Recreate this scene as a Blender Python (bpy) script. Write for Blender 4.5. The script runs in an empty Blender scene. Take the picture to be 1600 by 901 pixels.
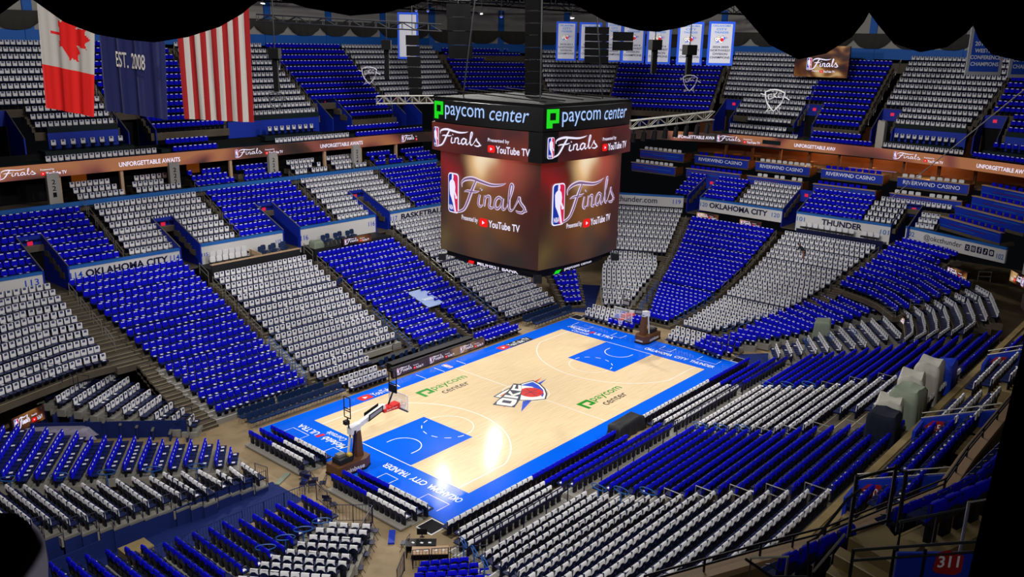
import bpy, bmesh, math, random
import numpy as np
from mathutils import Vector, Matrix
random.seed(7)
C = bpy.context.scene.collection
S = bpy.context.scene
PI = math.pi

# ------------------------------------------------------------------ camera, world, lights, exposure
CAM = Vector((-48.592, -40.306, 26.310))
YAW, PIT, ROL, FPX = 0.71192, -0.27590, 0.02016, 1364.31
d_ = Vector((math.cos(YAW)*math.cos(PIT), math.sin(YAW)*math.cos(PIT), math.sin(PIT)))
r_ = Vector((math.sin(YAW), -math.cos(YAW), 0)); u_ = r_.cross(d_)
R_ = r_*math.cos(ROL) + u_*math.sin(ROL); U_ = -r_*math.sin(ROL) + u_*math.cos(ROL)
cd = bpy.data.cameras.new('camera'); cam = bpy.data.objects.new('camera', cd); C.objects.link(cam)
cd.sensor_width = 36.0; cd.lens = FPX/1600*36.0; cd.clip_start = 0.05; cd.clip_end = 400
cam.matrix_world = Matrix(((R_.x, U_.x, -d_.x, CAM.x), (R_.y, U_.y, -d_.y, CAM.y), (R_.z, U_.z, -d_.z, CAM.z), (0, 0, 0, 1)))
S.camera = cam
S.view_settings.view_transform = 'Standard'; S.view_settings.look = 'None'
S.view_settings.gamma = 1; S.view_settings.use_curve_mapping = False
S.view_settings.exposure = 0.0
w = bpy.data.worlds.new('arena_dark'); S.world = w; w.use_nodes = True
w.node_tree.nodes['Background'].inputs[0].default_value = (0.5, 0.55, 0.7, 1)
w.node_tree.nodes['Background'].inputs[1].default_value = 0.004

def spot(name, loc, aim, power, angle, blend, radius, col=(1, .97, .92)):
    l = bpy.data.lights.new(name, 'SPOT'); l.energy = power; l.spot_size = math.radians(angle); l.spot_blend = blend
    l.shadow_soft_size = radius; l.color = col
    o = bpy.data.objects.new(name, l); C.objects.link(o); o.location = loc
    o.rotation_euler = (Vector(aim)-Vector(loc)).to_track_quat('-Z', 'Y').to_euler(); return o
def area(name, loc, aim, power, sx, sy, col=(1, .98, .95)):
    l = bpy.data.lights.new(name, 'AREA'); l.energy = power; l.shape = 'RECTANGLE'; l.size = sx; l.size_y = sy; l.color = col
    o = bpy.data.objects.new(name, l); C.objects.link(o); o.location = loc
    o.rotation_euler = (Vector(aim)-Vector(loc)).to_track_quat('-Z', 'Y').to_euler(); return o
# court floodlights on the catwalks (two of them are the ones mirrored in the varnish)
KEY = 1.0
spot('court_floodlight', (44.6, 42.8, 34), (-9, -3, 0), 1500*KEY, 24, .6, .36)
spot('court_floodlight', (40.5, 40.2, 34), (-9, -3, 0), 900*KEY, 24, .6, .34)
spot('court_floodlight', (30.0, 39.8, 34), (-12, -4, 0), 1500*KEY, 26, .6, .36)
spot('court_floodlight', (-22, -25, 35), (-2, -1, 0), 15500*KEY, 44, .6, .8)
spot('court_floodlight', (22, -26, 35), (2, -1, 0), 15500*KEY, 44, .6, .8)
spot('court_floodlight', (-24, 24, 35), (-2, 1, 0), 15500*KEY, 44, .6, .8)
# wide fill spots added at the four roof corners to wash stands and flags
spot('house_fill', (-40, -34, 36), (2, 22, 6), 50000*KEY, 100, .7, 1.2)
spot('house_fill', (-44, 20, 36), (34, -8, 4), 36000*KEY, 90, .7, 1.2)
spot('house_fill', (30, -30, 36), (-8, 24, 4), 24000*KEY, 90, .7, 1.2)
spot('house_fill', (24, 30, 36), (-14, -18, 2), 52000*KEY, 90, .7, 1.2)
area('house_fill', (0, 0, 34), (0, 0, 0), 9000*KEY, 40, 26)  # broad overhead fill added for the stands
area('house_fill', (-40, -33, 33), (-32, -36, 16), 260*KEY, 3, 3)  # small fill added over the near deck, too dim otherwise
area('house_fill', (-54, -46, 36), (-30, -30, 20), 650*KEY, 4, 4)  # added behind the camera to brighten surfaces facing it
spot('house_fill', (4, -8, 37), (62, -4, 21), 24000*KEY, 64, .6, 1.0)  # extra fill added to lift the end upper deck
spot('house_fill', (-4, -4, 37), (0, 50, 20), 17000*KEY, 84, .6, 1.0)  # another added fill, brightens the far upper deck

# ------------------------------------------------------------------ materials
def lin(h):
    h = h.lstrip('#'); out = []
    for i in (0, 2, 4):
        c = int(h[i:i+2], 16)/255
        out.append(c/12.92 if c <= .04045 else ((c+.055)/1.055)**2.4)
    return tuple(out)+(1,)
MATS = {}
def mat(name, col, rough=.6, metal=0, emit=None, estr=1, spec=.3, noise=None, coat=0):
    if name in MATS: return MATS[name]
    m = bpy.data.materials.new(name); m.use_nodes = True; nt = m.node_tree; b = nt.nodes['Principled BSDF']
    c = lin(col) if isinstance(col, str) else tuple(col)+(1,)
    b.inputs['Base Color'].default_value = c; b.inputs['Roughness'].default_value = rough
    b.inputs['Metallic'].default_value = metal; b.inputs['Specular IOR Level'].default_value = spec
    if coat: b.inputs['Coat Weight'].default_value = coat; b.inputs['Coat Roughness'].default_value = .1
    if emit:
        b.inputs['Emission Color'].default_value = lin(emit) if isinstance(emit, str) else tuple(emit)+(1,)
        b.inputs['Emission Strength'].default_value = estr
    if noise:                                   # (scale, amount): colour mottling in object space
        tc = nt.nodes.new('ShaderNodeTexCoord'); nz = nt.nodes.new('ShaderNodeTexNoise'); nz.inputs['Scale'].default_value = noise[0]
        nz.inputs['Detail'].default_value = 4
        mx = nt.nodes.new('ShaderNodeMix'); mx.data_type = 'RGBA'; mx.blend_type = 'MULTIPLY'; mx.inputs[0].default_value = noise[1]
        cr = nt.nodes.new('ShaderNodeValToRGB'); cr.color_ramp.elements[0].position = .3; cr.color_ramp.elements[1].position = .7
        nt.links.new(tc.outputs['Object'], nz.inputs['Vector']); nt.links.new(nz.outputs['Fac'], cr.inputs[0])
        mx.inputs[6].default_value = c; nt.links.new(cr.outputs[0], mx.inputs[7]); nt.links.new(mx.outputs[2], b.inputs['Base Color'])
    MATS[name] = m; return m
M = dict(
    concrete=mat('concrete_floor', '#9c8768', .7, noise=(.5, .35)), riser=mat('concrete_riser', '#5a5145', .85, noise=(.8, .3)),
    riser2=mat('steel_tread', '#8d8a83', .6), nosing=mat('step_nosing', '#a5977c', .7), nosingy=mat('yellow_nosing', '#c9a640', .6),
    courtblue=mat('court_blue_paint', '#0560ea', .13, spec=.4), line=mat('line_paint', '#eef2f6', .3), green=mat('green_paint', '#1d8f1f', .3),
    red=mat('red_paint', '#d4211c', .35), navy=mat('navy_paint', '#0d1238', .4), black=mat('black_paint', '#08080a', .5), royal=mat('royal_paint', '#1247c8', .35),
    orange=mat('orange_paint', '#f0802a', .35), apple=mat('cream_paint', '#f4f1e8', .35),
    seat=mat('navy_seat_plastic', '#0d1a47', .4, spec=.4), seatframe=mat('dark_seat_iron', '#0a1026', .5), padded=mat('navy_vinyl', '#12284d', .45),
    blue=mat('blue_shirt_cotton', '#0507c0', .85, spec=.1), white=mat('white_shirt_cotton', '#d9d8dc', .9, spec=.1),
    bprint=mat('white_shirt_print', '#dfe2f2', .8), wprint=mat('slate_shirt_print', '#4a5078', .8), paper=mat('paper_card', '#e4e2e6', .7),
    fascia=mat('white_fascia', '#cfcdcd', .6), wallblue=mat('blue_wall_paint', '#08249c', .6), capblue=mat('light_blue_trim', '#1f62b0', .5),
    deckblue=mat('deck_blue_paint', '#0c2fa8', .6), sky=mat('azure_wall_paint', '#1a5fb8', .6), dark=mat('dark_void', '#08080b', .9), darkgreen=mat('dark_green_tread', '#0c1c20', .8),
    steel=mat('galvanised_rail', '#9a9890', .35, .6), railblue=mat('blue_painted_rail', '#1e56a6', .4), blackiron=mat('black_iron', '#14161c', .45),
    navycloth=mat('navy_drape', '#0a1f5e', .85), tan=mat('tan_concrete', '#8f7b52', .8, noise=(1.2, .35)), brown=mat('brown_wood', '#6d3f1f', .5),
    edge=mat('pale_counter_edge', '#b49678', .5), stripe=mat('maroon_stripe', '#5c1634', .5), tarp=mat('grey_tarp', '#aca9a0', .8), tarpg=mat('greenish_tarp', '#7f8878', .8),
    tarpblue=mat('pale_blue_vinyl', '#7f95c4', .5), drape=mat('black_velour', '#020203', 1, spec=0), greydrape=mat('grey_cloth', '#8c869c', .9), darkcover=mat('dark_navy_cover', '#0a1024', .85), curtain=mat('dark_grey_curtain', '#3a3936', .9),
    wallwhite=mat('pale_upper_wall', '#9c9a96', .8), sign=mat('red_sign_plate', '#a31e22', .5), wood2=mat('door_wood', '#9a6a2e', .5),
    ledwhite=mat('led_white', '#000000', .5, emit='#eee8ff', estr=1.0), ledblue=mat('led_pale_blue', '#000000', .5, emit='#a9c9ff', estr=1.0),
    ledgreen=mat('led_green', '#000000', .5, emit='#18d818', estr=1.0), ledred=mat('led_red', '#000000', .5, emit='#ee1010', estr=1.0),
    ledcrimson=mat('led_crimson', '#000000', .5, emit='#cf1c4c', estr=1.0), lednavy=mat('led_navy', '#000000', .5, emit='#10309c', estr=1.0),
    ledlilac=mat('led_lilac', '#000000', .5, emit='#e4d4ee', estr=1.0), ledplum=mat('led_plum', '#000000', .5, emit='#7a5a80', estr=1.0),
    leddark=mat('led_black', '#040406', .4), lamp=mat('lamp_glow', '#000000', .5, emit='#fff8e8', estr=4), lampblue=mat('lamp_blue_glow', '#000000', .5, emit='#5a70ff', estr=1.5),
    exitred=mat('exit_red_glow', '#200000', .5, emit='#e8224a', estr=.8), amber=mat('amber_glow', '#301800', .5, emit='#8a4410', estr=.35),
    flagred=mat('flag_red', '#d01512', .8), flagwhite=mat('flag_white', '#b0aaa6', .85), flagnavy=mat('flag_navy', '#131a4a', .85), oldred=mat('flag_deep_red', '#8f1418', .85),
    banwhite=mat('banner_white', '#a8a9b4', .85), banblue=mat('banner_blue', '#1c49c0', .8), bansky=mat('banner_azure', '#2f72c8', .8),
    glass=mat('backboard_glass', '#c8d4dc', .1), rimred=mat('rim_orange_red', '#e8381c', .4), whitemetal=mat('white_enamel', '#dcdce0', .4),
    bronze=mat('bronze_padding', '#5a3a22', .5), shieldgrey=mat('grey_shield_metal', '#8c8a94', .5), greyscr=mat('charcoal_panel', '#1c1c20', .6), soot=mat('speaker_black', '#040405', .8, spec=.1),
)
# backboard glass is see-through
_g = M['glass'].node_tree.nodes['Principled BSDF']; _g.inputs['Alpha'].default_value = .22
def glow_mat(name, seed, bright, stops, scale=.18, off=(0, 0, 0)):
    """LED picture: blurred gold and maroon light shapes shown on the screen itself"""
    m = bpy.data.materials.new(name); m.use_nodes = True; nt = m.node_tree; b = nt.nodes['Principled BSDF']
    tc = nt.nodes.new('ShaderNodeTexCoord'); mp = nt.nodes.new('ShaderNodeMapping'); mp.inputs['Location'].default_value = (seed*3.1+off[0], seed*1.7+off[1], seed*2.3+off[2])
    mp.inputs['Scale'].default_value = (scale, scale, scale*1.2)
    nz = nt.nodes.new('ShaderNodeTexNoise'); nz.inputs['Scale'].default_value = 1.0; nz.inputs['Detail'].default_value = .6; nz.inputs['Distortion'].default_value = 1.2
    cr = nt.nodes.new('ShaderNodeValToRGB'); e = cr.color_ramp.elements
    e[0].position = stops[0][0]; e[0].color = lin(stops[0][1]); e[1].position = stops[-1][0]; e[1].color = lin(stops[-1][1])
    for p, c in stops[1:-1]: q = e.new(p); q.color = lin(c)
    nt.links.new(tc.outputs['Object'], mp.inputs[0]); nt.links.new(mp.outputs[0], nz.inputs['Vector']); nt.links.new(nz.outputs['Fac'], cr.inputs[0])
    nt.links.new(cr.outputs[0], b.inputs['Emission Color']); b.inputs['Emission Strength'].default_value = bright
    b.inputs['Base Color'].default_value = (.005, .005, .005, 1); b.inputs['Roughness'].default_value = .4
    return m
GOLD = [(.3, '#1c100c'), (.42, '#40180f'), (.5, '#6a3c18'), (.58, '#94632e'), (.68, '#d8b078')]
MAROON = [(.3, '#2c060a'), (.5, '#4a0c10'), (.7, '#6e2010')]
RIB = [(.32, '#2a1c16'), (.45, '#4e2c22'), (.52, '#8a4a3e'), (.62, '#b07048')]

# wood: narrow planks running along the court
def wood_mat():
    m = bpy.data.materials.new('maple_court'); m.use_nodes = True; nt = m.node_tree; b = nt.nodes['Principled BSDF']
    tc = nt.nodes.new('ShaderNodeTexCoord'); mp = nt.nodes.new('ShaderNodeMapping'); mp.inputs['Scale'].default_value = (.55, 9, 1)
    nz = nt.nodes.new('ShaderNodeTexNoise'); nz.inputs['Scale'].default_value = 1; nz.inputs['Detail'].default_value = 3
    cr = nt.nodes.new('ShaderNodeValToRGB'); cr.color_ramp.elements[0].position = .25; cr.color_ramp.elements[0].color = lin('#dcc096')
    cr.color_ramp.elements[1].position = .6; cr.color_ramp.elements[1].color = lin('#e9d1aa')
    nt.links.new(tc.outputs['Object'], mp.inputs[0]); nt.links.new(mp.outputs[0], nz.inputs['Vector']); nt.links.new(nz.outputs['Fac'], cr.inputs[0])
    nt.links.new(cr.outputs[0], b.inputs['Base Color']); b.inputs['Roughness'].default_value = .11; b.inputs['Specular IOR Level'].default_value = .4
    return m
M['wood'] = wood_mat()

# ------------------------------------------------------------------ mesh helpers
class MB:
    def __init__(s): s.v = []; s.f = []; s.m = []; s.mats = []
    def mi(s, m):
        m = M[m] if isinstance(m, str) else m
        if m not in s.mats: s.mats.append(m)
        return s.mats.index(m)
    def face(s, pts, m):
        n = len(s.v); s.v += [tuple(p) for p in pts]; s.f.append(tuple(range(n, n+len(pts)))); s.m.append(s.mi(m)); return s
    def mesh(s, vs, fs, m):
        n = len(s.v); k = s.mi(m); s.v += [tuple(p) for p in vs]
        for f in fs: s.f.append(tuple(n+i for i in f)); s.m.append(k)
        return s
    def obox(s, o, ax, ay, az, m, top=None):
        """box from corner o along vectors ax, ay, az"""
        o, ax, ay, az = Vector(o), Vector(ax), Vector(ay), Vector(az)
        p = [o, o+ax, o+ax+ay, o+ay, o+az, o+ax+az, o+ax+ay+az, o+ay+az]
        fs = [(3, 2, 1, 0), (0, 1, 5, 4), (1, 2, 6, 5), (2, 3, 7, 6), (3, 0, 4, 7)]
        s.mesh(p, fs, m)
        s.face([p[4], p[5], p[6], p[7]], top or m); return s
    def box(s, c, size, m, rz=0, top=None):
        sx, sy, sz = size; a = Vector((math.cos(rz), math.sin(rz), 0)); b = Vector((-math.sin(rz), math.cos(rz), 0))
        return s.obox(Vector(c)-a*sx/2-b*sy/2-Vector((0, 0, sz/2)), a*sx, b*sy, (0, 0, sz), m, top)
    def tube(s, pts, r, m, n=6, closed=False):
        pts = [Vector(p) for p in pts]; N = len(pts); rings = []
        for i, p in enumerate(pts):
            a = pts[i-1] if (i or closed) else p; b = pts[(i+1) % N] if (i < N-1 or closed) else p
            t = (b-a).normalized(); q = Vector((0, 0, 1)) if abs(t.z) < .9 else Vector((1, 0, 0))
            x = t.cross(q).normalized(); y = t.cross(x)
            rr = r[i] if isinstance(r, (list, tuple)) else r
            rings.append([p+x*rr*math.cos(2*PI*k/n)+y*rr*math.sin(2*PI*k/n) for k in range(n)])
        vs = [v for rg in rings for v in rg]; fs = []
        for i in range(N if closed else N-1):
            a = i*n; b = ((i+1) % N)*n
            for k in range(n): fs.append((a+k, a+(k+1) % n, b+(k+1) % n, b+k))
        if not closed: fs += [tuple(range(n))[::-1], tuple(range((N-1)*n, N*n))]
        return s.mesh(vs, fs, m)
    def prism(s, poly, off, m, side=None):
        """polygon extruded by off, both caps"""
        P = [Vector(p) for p in poly]; o = Vector(off); n = len(P)
        s.face(P, m); s.face([p+o for p in P][::-1], side or m)
        s.mesh(P+[p+o for p in P], [(i, i+n, (i+1) % n+n, (i+1) % n) for i in range(n)], side or m); return s
    def lathe(s, c, prof, m, n=16):
        c = Vector(c); vs = []; fs = []
        for r, z in prof: vs += [c+Vector((r*math.cos(2*PI*k/n), r*math.sin(2*PI*k/n), z)) for k in range(n)]
        for i in range(len(prof)-1):
            for k in range(n): fs.append((i*n+k, i*n+(k+1) % n, (i+1)*n+(k+1) % n, (i+1)*n+k))
        return s.mesh(vs, fs, m)
    def build(s, name, parent=None, smooth=False, loc=None):
        me = bpy.data.meshes.new(name); me.from_pydata(s.v, [], s.f)
        for m in s.mats: me.materials.append(m)
        me.polygons.foreach_set('material_index', s.m)
        if smooth: me.polygons.foreach_set('use_smooth', [True]*len(s.f))
        me.update()
        o = bpy.data.objects.new(name, me); C.objects.link(o)
        if parent: o.parent = parent
        if loc: o.location = loc
        return o
def tag(o, label, cat, group=None, kind=None):
    o['label'] = label; o['category'] = cat
    if group: o['group'] = group
    if kind: o['kind'] = kind
    return o
def struct(mb, name):
    o = mb.build(name); o['kind'] = 'structure'; return o
def thing(name, label, cat, loc=(0, 0, 0), rz=0, group=None):
    o = bpy.data.objects.new(name, None); C.objects.link(o); o.location = loc; o.rotation_euler = (0, 0, rz); o.empty_display_size = .1
    return tag(o, label, cat, group)
def dup(o, loc, rz, label, group=None):
    r = o.copy(); C.objects.link(r); r.location = loc; r.rotation_euler = (0, 0, rz); r['label'] = label
    if group: r['group'] = group
    for ch in o.children:
        c = ch.copy(); C.objects.link(c); c.parent = r
    return r
_tc = {}
def glyphs(txt, bold=0.0):
    """outline of a word as a mesh in the unit box (x by width, y by height); returns verts, faces, aspect"""
    k = (txt, bold)
    if k in _tc: return _tc[k]
    cu = bpy.data.curves.new('t', 'FONT'); cu.body = txt; cu.resolution_u = 3; cu.offset = bold; cu.fill_mode = 'FRONT'
    ob = bpy.data.objects.new('t', cu); C.objects.link(ob); bpy.context.view_layer.update()
    me = bpy.data.meshes.new_from_object(ob.evaluated_get(bpy.context.evaluated_depsgraph_get()))
    vs = np.array([v.co[:2] for v in me.vertices]); fs = [tuple(p.vertices) for p in me.polygons]
    bpy.data.objects.remove(ob); bpy.data.curves.remove(cu); bpy.data.meshes.remove(me)
    lo, hi = vs.min(0), vs.max(0); vs = (vs-lo)/(hi-lo)
    _tc[k] = (vs, fs, (hi-lo)[0]/(hi-lo)[1]); return _tc[k]
def put_text(mb, txt, fn, x, y, wd, ht, m, bold=0.0, shear=0.0):
    """write txt into the box (x, y, wd, ht) of the surface fn(u, v) -> point"""
    vs, fs, _ = glyphs(txt, bold)
    mb.mesh([fn(x+a*wd+shear*b*ht, y+b*ht) for a, b in vs], fs, m)
def plane_fn(o, xd, yd):
    o, xd, yd = Vector(o), Vector(xd).normalized(), Vector(yd).normalized()
    return lambda a, b: o+xd*a+yd*b
def stroke(mb, fn, pts, wd, m, sub=5):
    """a brush stroke through pts (Catmull-Rom), half widths wd per point"""
    P = [Vector((p[0], p[1], 0)) for p in pts]; out = []; W = wd if isinstance(wd, (list, tuple)) else [wd]*len(P); ow = []
    for i in range(len(P)-1):
        p0 = P[max(i-1, 0)]; p1 = P[i]; p2 = P[i+1]; p3 = P[min(i+2, len(P)-1)]
        for k in range(sub):
            t = k/sub; out.append(.5*((2*p1)+(p2-p0)*t+(2*p0-5*p1+4*p2-p3)*t*t+(3*p1-p0-3*p2+p3)*t**3)); ow.append(W[i]*(1-t)+W[i+1]*t)
    out.append(P[-1]); ow.append(W[-1]); L = []; Rr = []
    for i, p in enumerate(out):
        t = (out[min(i+1, len(out)-1)]-out[max(i-1, 0)]).normalized(); n = Vector((-t.y, t.x, 0))*ow[i]
        L.append(fn(p.x+n.x, p.y+n.y)); Rr.append(fn(p.x-n.x, p.y-n.y))
    n = len(out); mb.mesh(L+Rr, [(i, n+i, n+i+1, i+1) for i in range(n-1)], m)
def rrect(x, y, wd, ht, r, n=4):
    out = []
    for cx, cy, a0 in ((x+wd-r, y+r, -90), (x+wd-r, y+ht-r, 0), (x+r, y+ht-r, 90), (x+r, y+r, 180)):
        for k in range(n+1):
            a = math.radians(a0+90*k/n); out.append((cx+r*math.cos(a), cy+r*math.sin(a)))
    return out
ORD = ['first', 'second', 'third', 'fourth', 'fifth', 'sixth', 'seventh', 'eighth', 'ninth', 'tenth', 'eleventh', 'twelfth', 'thirteenth',
       'fourteenth', 'fifteenth', 'sixteenth', 'seventeenth', 'eighteenth', 'nineteenth', 'twentieth']
def ordinal(i):
    if i < 20: return ORD[i]
    if i < 29: return 'twenty-'+ORD[i-20]
    if i == 29: return 'thirtieth'
    if i < 39: return 'thirty-'+ORD[i-30]
    return 'far-end'

# ------------------------------------------------------------------ the ground and the court
mb = MB(); mb.obox((-62, -60, -.3), (135, 0, 0), (0, 120, 0), (0, 0, .3), 'concrete'); struct(mb, 'floor')
FT = .3048; L_ = 47*FT; W_ = 25*FT; KW = 8*FT; KL = 19*FT
Z0 = .04
court = MB()
court.obox((-17.7, -9.25, .0), (35.4, 0, 0), (0, 18.5, 0), (0, 0, Z0), 'courtblue')
def flat(pts, m, lay): court.face([(p[0], p[1], Z0+.003*lay) for p in pts], m)
def band(pts, wd, m, lay, closed=False):
    P = [Vector((p[0], p[1], 0)) for p in pts]; n = len(P); A = []; B = []
    for i, p in enumerate(P):
        a = P[i-1] if (i or closed) else p; b = P[(i+1) % n] if (i < n-1 or closed) else p
        t = (b-a).normalized(); q = Vector((-t.y, t.x, 0))*wd/2; A.append(p+q); B.append(p-q)
    z = Vector((0, 0, Z0+.003*lay)); V = [p+z for p in A+B]
    court.mesh(V, [(i, (i+1) % n, n+(i+1) % n, n+i) for i in range(n if closed else n-1)], m)
def arc(cx, cy, r, a0, a1, n=40): return [(cx+r*math.cos(math.radians(a0+(a1-a0)*k/n)), cy+r*math.sin(math.radians(a0+(a1-a0)*k/n))) for k in range(n+1)]
flat([(-L_, -W_), (L_, -W_), (L_, W_), (-L_, W_)], 'wood', 1)
band([(0, -W_), (0, W_)], .05, 'line', 2); band(arc(0, 0, 1.83, 0, 360, 60)[:-1], .05, 'line', 2, True)
for s in (-1, 1):
    x0 = s*L_; dx = -s
    flat([(x0, -KW), (x0+dx*KL, -KW), (x0+dx*KL, KW), (x0, KW)], 'courtblue', 2)
    band([(x0, -KW-.1), (x0, KW+.1)], .06, 'line', 3)
    hx = x0+dx*1.6
    band(arc(hx, 0, 1.22, -90 if dx > 0 else 90, 90 if dx > 0 else 270, 24), .06, 'line', 3)
    band([(hx-dx*.4, 1.22), (hx, 1.22)], .06, 'line', 3); band([(hx-dx*.4, -1.22), (hx, -1.22)], .06, 'line', 3)
    fx = x0+dx*KL
    band(arc(fx, 0, 1.83, -90 if dx > 0 else 90, 90 if dx > 0 else 270, 30), .05, 'line', 3)
    for k in range(0, 12, 2):
        a = (90 if dx > 0 else -90)+15*k+8; band(arc(fx, 0, 1.83, a, a+15, 4), .06, 'line', 3)
    a = math.degrees(math.asin((W_-.9)/7.24)); cx = hx
    if dx > 0: band([(x0, -(W_-.9))]+arc(cx, 0, 7.24, -a, a, 60)+[(x0, W_-.9)], .06, 'line', 2)
    else: band([(x0, W_-.9)]+arc(cx, 0, 7.24, 180-a, 180+a, 60)+[(x0, -(W_-.9))], .06, 'line', 2)
    for yy in (3.2, 5.9): # camera boxes on the apron
        for sy in (-1, 1):
            xa = s*16.05; xb = s*17.1
            band([(xb, sy*yy), (xa, sy*yy), (xa, sy*(yy-1.1 if yy < 4 else yy+1.8)), (xb, sy*(yy-1.1 if yy < 4 else yy+1.8))], .05, 'line', 1)
    # writing on the aprons, read from inside the court
    rd = Vector((0, -s, 0)); up = Vector((s, 0, 0))
    f = plane_fn((s*15.32-up.x*.27, -1.1 if s > 0 else -7.95, Z0+.006), rd, up)
    words = (('OKLAHOMA', 2.75), ('CITY', 1.25), ('THUNDER', 2.3)); x = 0
    for wd, ln in words: put_text(court, wd, f, x, 0, ln, .55, 'line', .012); x += ln+.28
    f = plane_fn((s*15.35-up.x*.1, 7.8 if s > 0 else 2.45, Z0+.006), rd, up)
    put_text(court, 'Michelob', f, 0.1, .02, 2.3, .62, 'line', .01, .25)
    court.face([f(2.65, -.02), f(2.95, -.02), f(3.05, .62), f(2.75, .62)], 'red')
    put_text(court, 'ULTRA', f, 3.15, 0, 2.15, .55, 'line', .01)
    put_text(court, 'Courtside', f, 1.0, -.62, 1.9, .5, 'line', .0, .25)
band([(-3.3, W_+.1), (-3.3, W_+1.3)], .05, 'line', 1)
band([(-1.2, W_+.1), (-1.2, W_+1.35)], .06, 'line', 1); band([(1.3, W_+.1), (1.3, W_+1.2)], .06, 'line', 1)
def player_badge(mb, fn, x, y, wd, ht, ms=('ledwhite', 'lednavy', 'ledcrimson'), lift=None):
    """red and blue badge with a white dribbling figure"""
    l = lift or (lambda k: fn)
    mb.face([l(1)(*p) for p in rrect(x, y, wd, ht, wd*.22)], ms[0])
    b = wd*.07; r = rrect(x+b, y+b, wd-2*b, ht-2*b, wd*.18)
    mid = x+wd*.55
    mb.face([l(2)(min(px, mid), py) for px, py in r], ms[1]); mb.face([l(2)(max(px, mid), py) for px, py in r], ms[2])
    P = [(.40, .97), (.53, .97), (.56, .90), (.52, .84), (.66, .78), (.72, .66), (.70, .55), (.82, .47), (.78, .40), (.66, .46), (.60, .52), (.62, .40), (.70, .22),
         (.80, .04), (.66, .04), (.52, .22), (.36, .36), (.22, .46), (.18, .60), (.16, .74), (.24, .80), (.38, .84)]
    mb.face([l(3)(x+a*wd, y+c*ht) for a, c in P], ms[0])
    mb.face([l(3)(x+wd*(.80+.10*math.cos(t*PI/5)), y+ht*.41+wd*.10*math.sin(t*PI/5)) for t in range(10)], ms[0])
    put_text(mb, 'NBA', l(3), x+wd*.12, y+ht*.08, wd*.44, ht*.12, ms[0], .02)
def zl(o, xd, yd, dz=(0, 0, .003)):
    return lambda k: plane_fn(Vector(o)+Vector(dz)*k, xd, yd)
f0 = zl((-.42, 7.95, Z0+.003), (1, 0, 0), (0, 1, 0)); player_badge(court, None, 0, 0, .5, 1.0, ('line', 'royal', 'red'), f0)
# green arena-name marks
def name_mark(ox, oy):
    f = plane_fn((ox, oy, Z0+.007), (1, 0, 0), (0, 1, 0))
    for q in ([(0, .25), (.32, .25), (.32, 1.2), (0, 1.2)], [(.32, .9), (1.3, .9), (1.3, 1.2), (.32, 1.2)], [(1.0, .25), (1.3, .25), (1.3, .9), (1.0, .9)], [(.62, .25), (1.0, .25), (1.0, .52), (.62, .52)], [(0, .0), (.32, .0), (.32, .25), (0, .25)]):
        court.face([f(*p) for p in q], 'green')
    put_text(court, 'paycom', f, 1.45, .25, 3.75, .82, 'green', .005); put_text(court, 'center', f, 1.5, -.6, 2.9, .62, 'black', .005)
name_mark(-5.95, 4.98); name_mark(.9, -5.42)
for ox, oy in ((-9.75, 7.82), (6.0, 7.78)):
    f = plane_fn((ox, oy, Z0+.007), (1, 0, 0), (0, 1, 0)); f2 = plane_fn((ox, oy, Z0+.01), (1, 0, 0), (0, 1, 0))
    court.face([f(*p) for p in rrect(0, 0, 1.15, .8, .18)], 'red'); court.face([f2(.42, .2), f2(.82, .4), f2(.42, .6)], 'line')
    if ox > 0: court.face([f(1.2, -.1), f(4.2, -.1), f(4.2, .85), f(1.2, .85)], 'black')
    put_text(court, 'YouTube TV', f2, 1.25, .08, 2.75, .62, 'line', .01)
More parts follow.
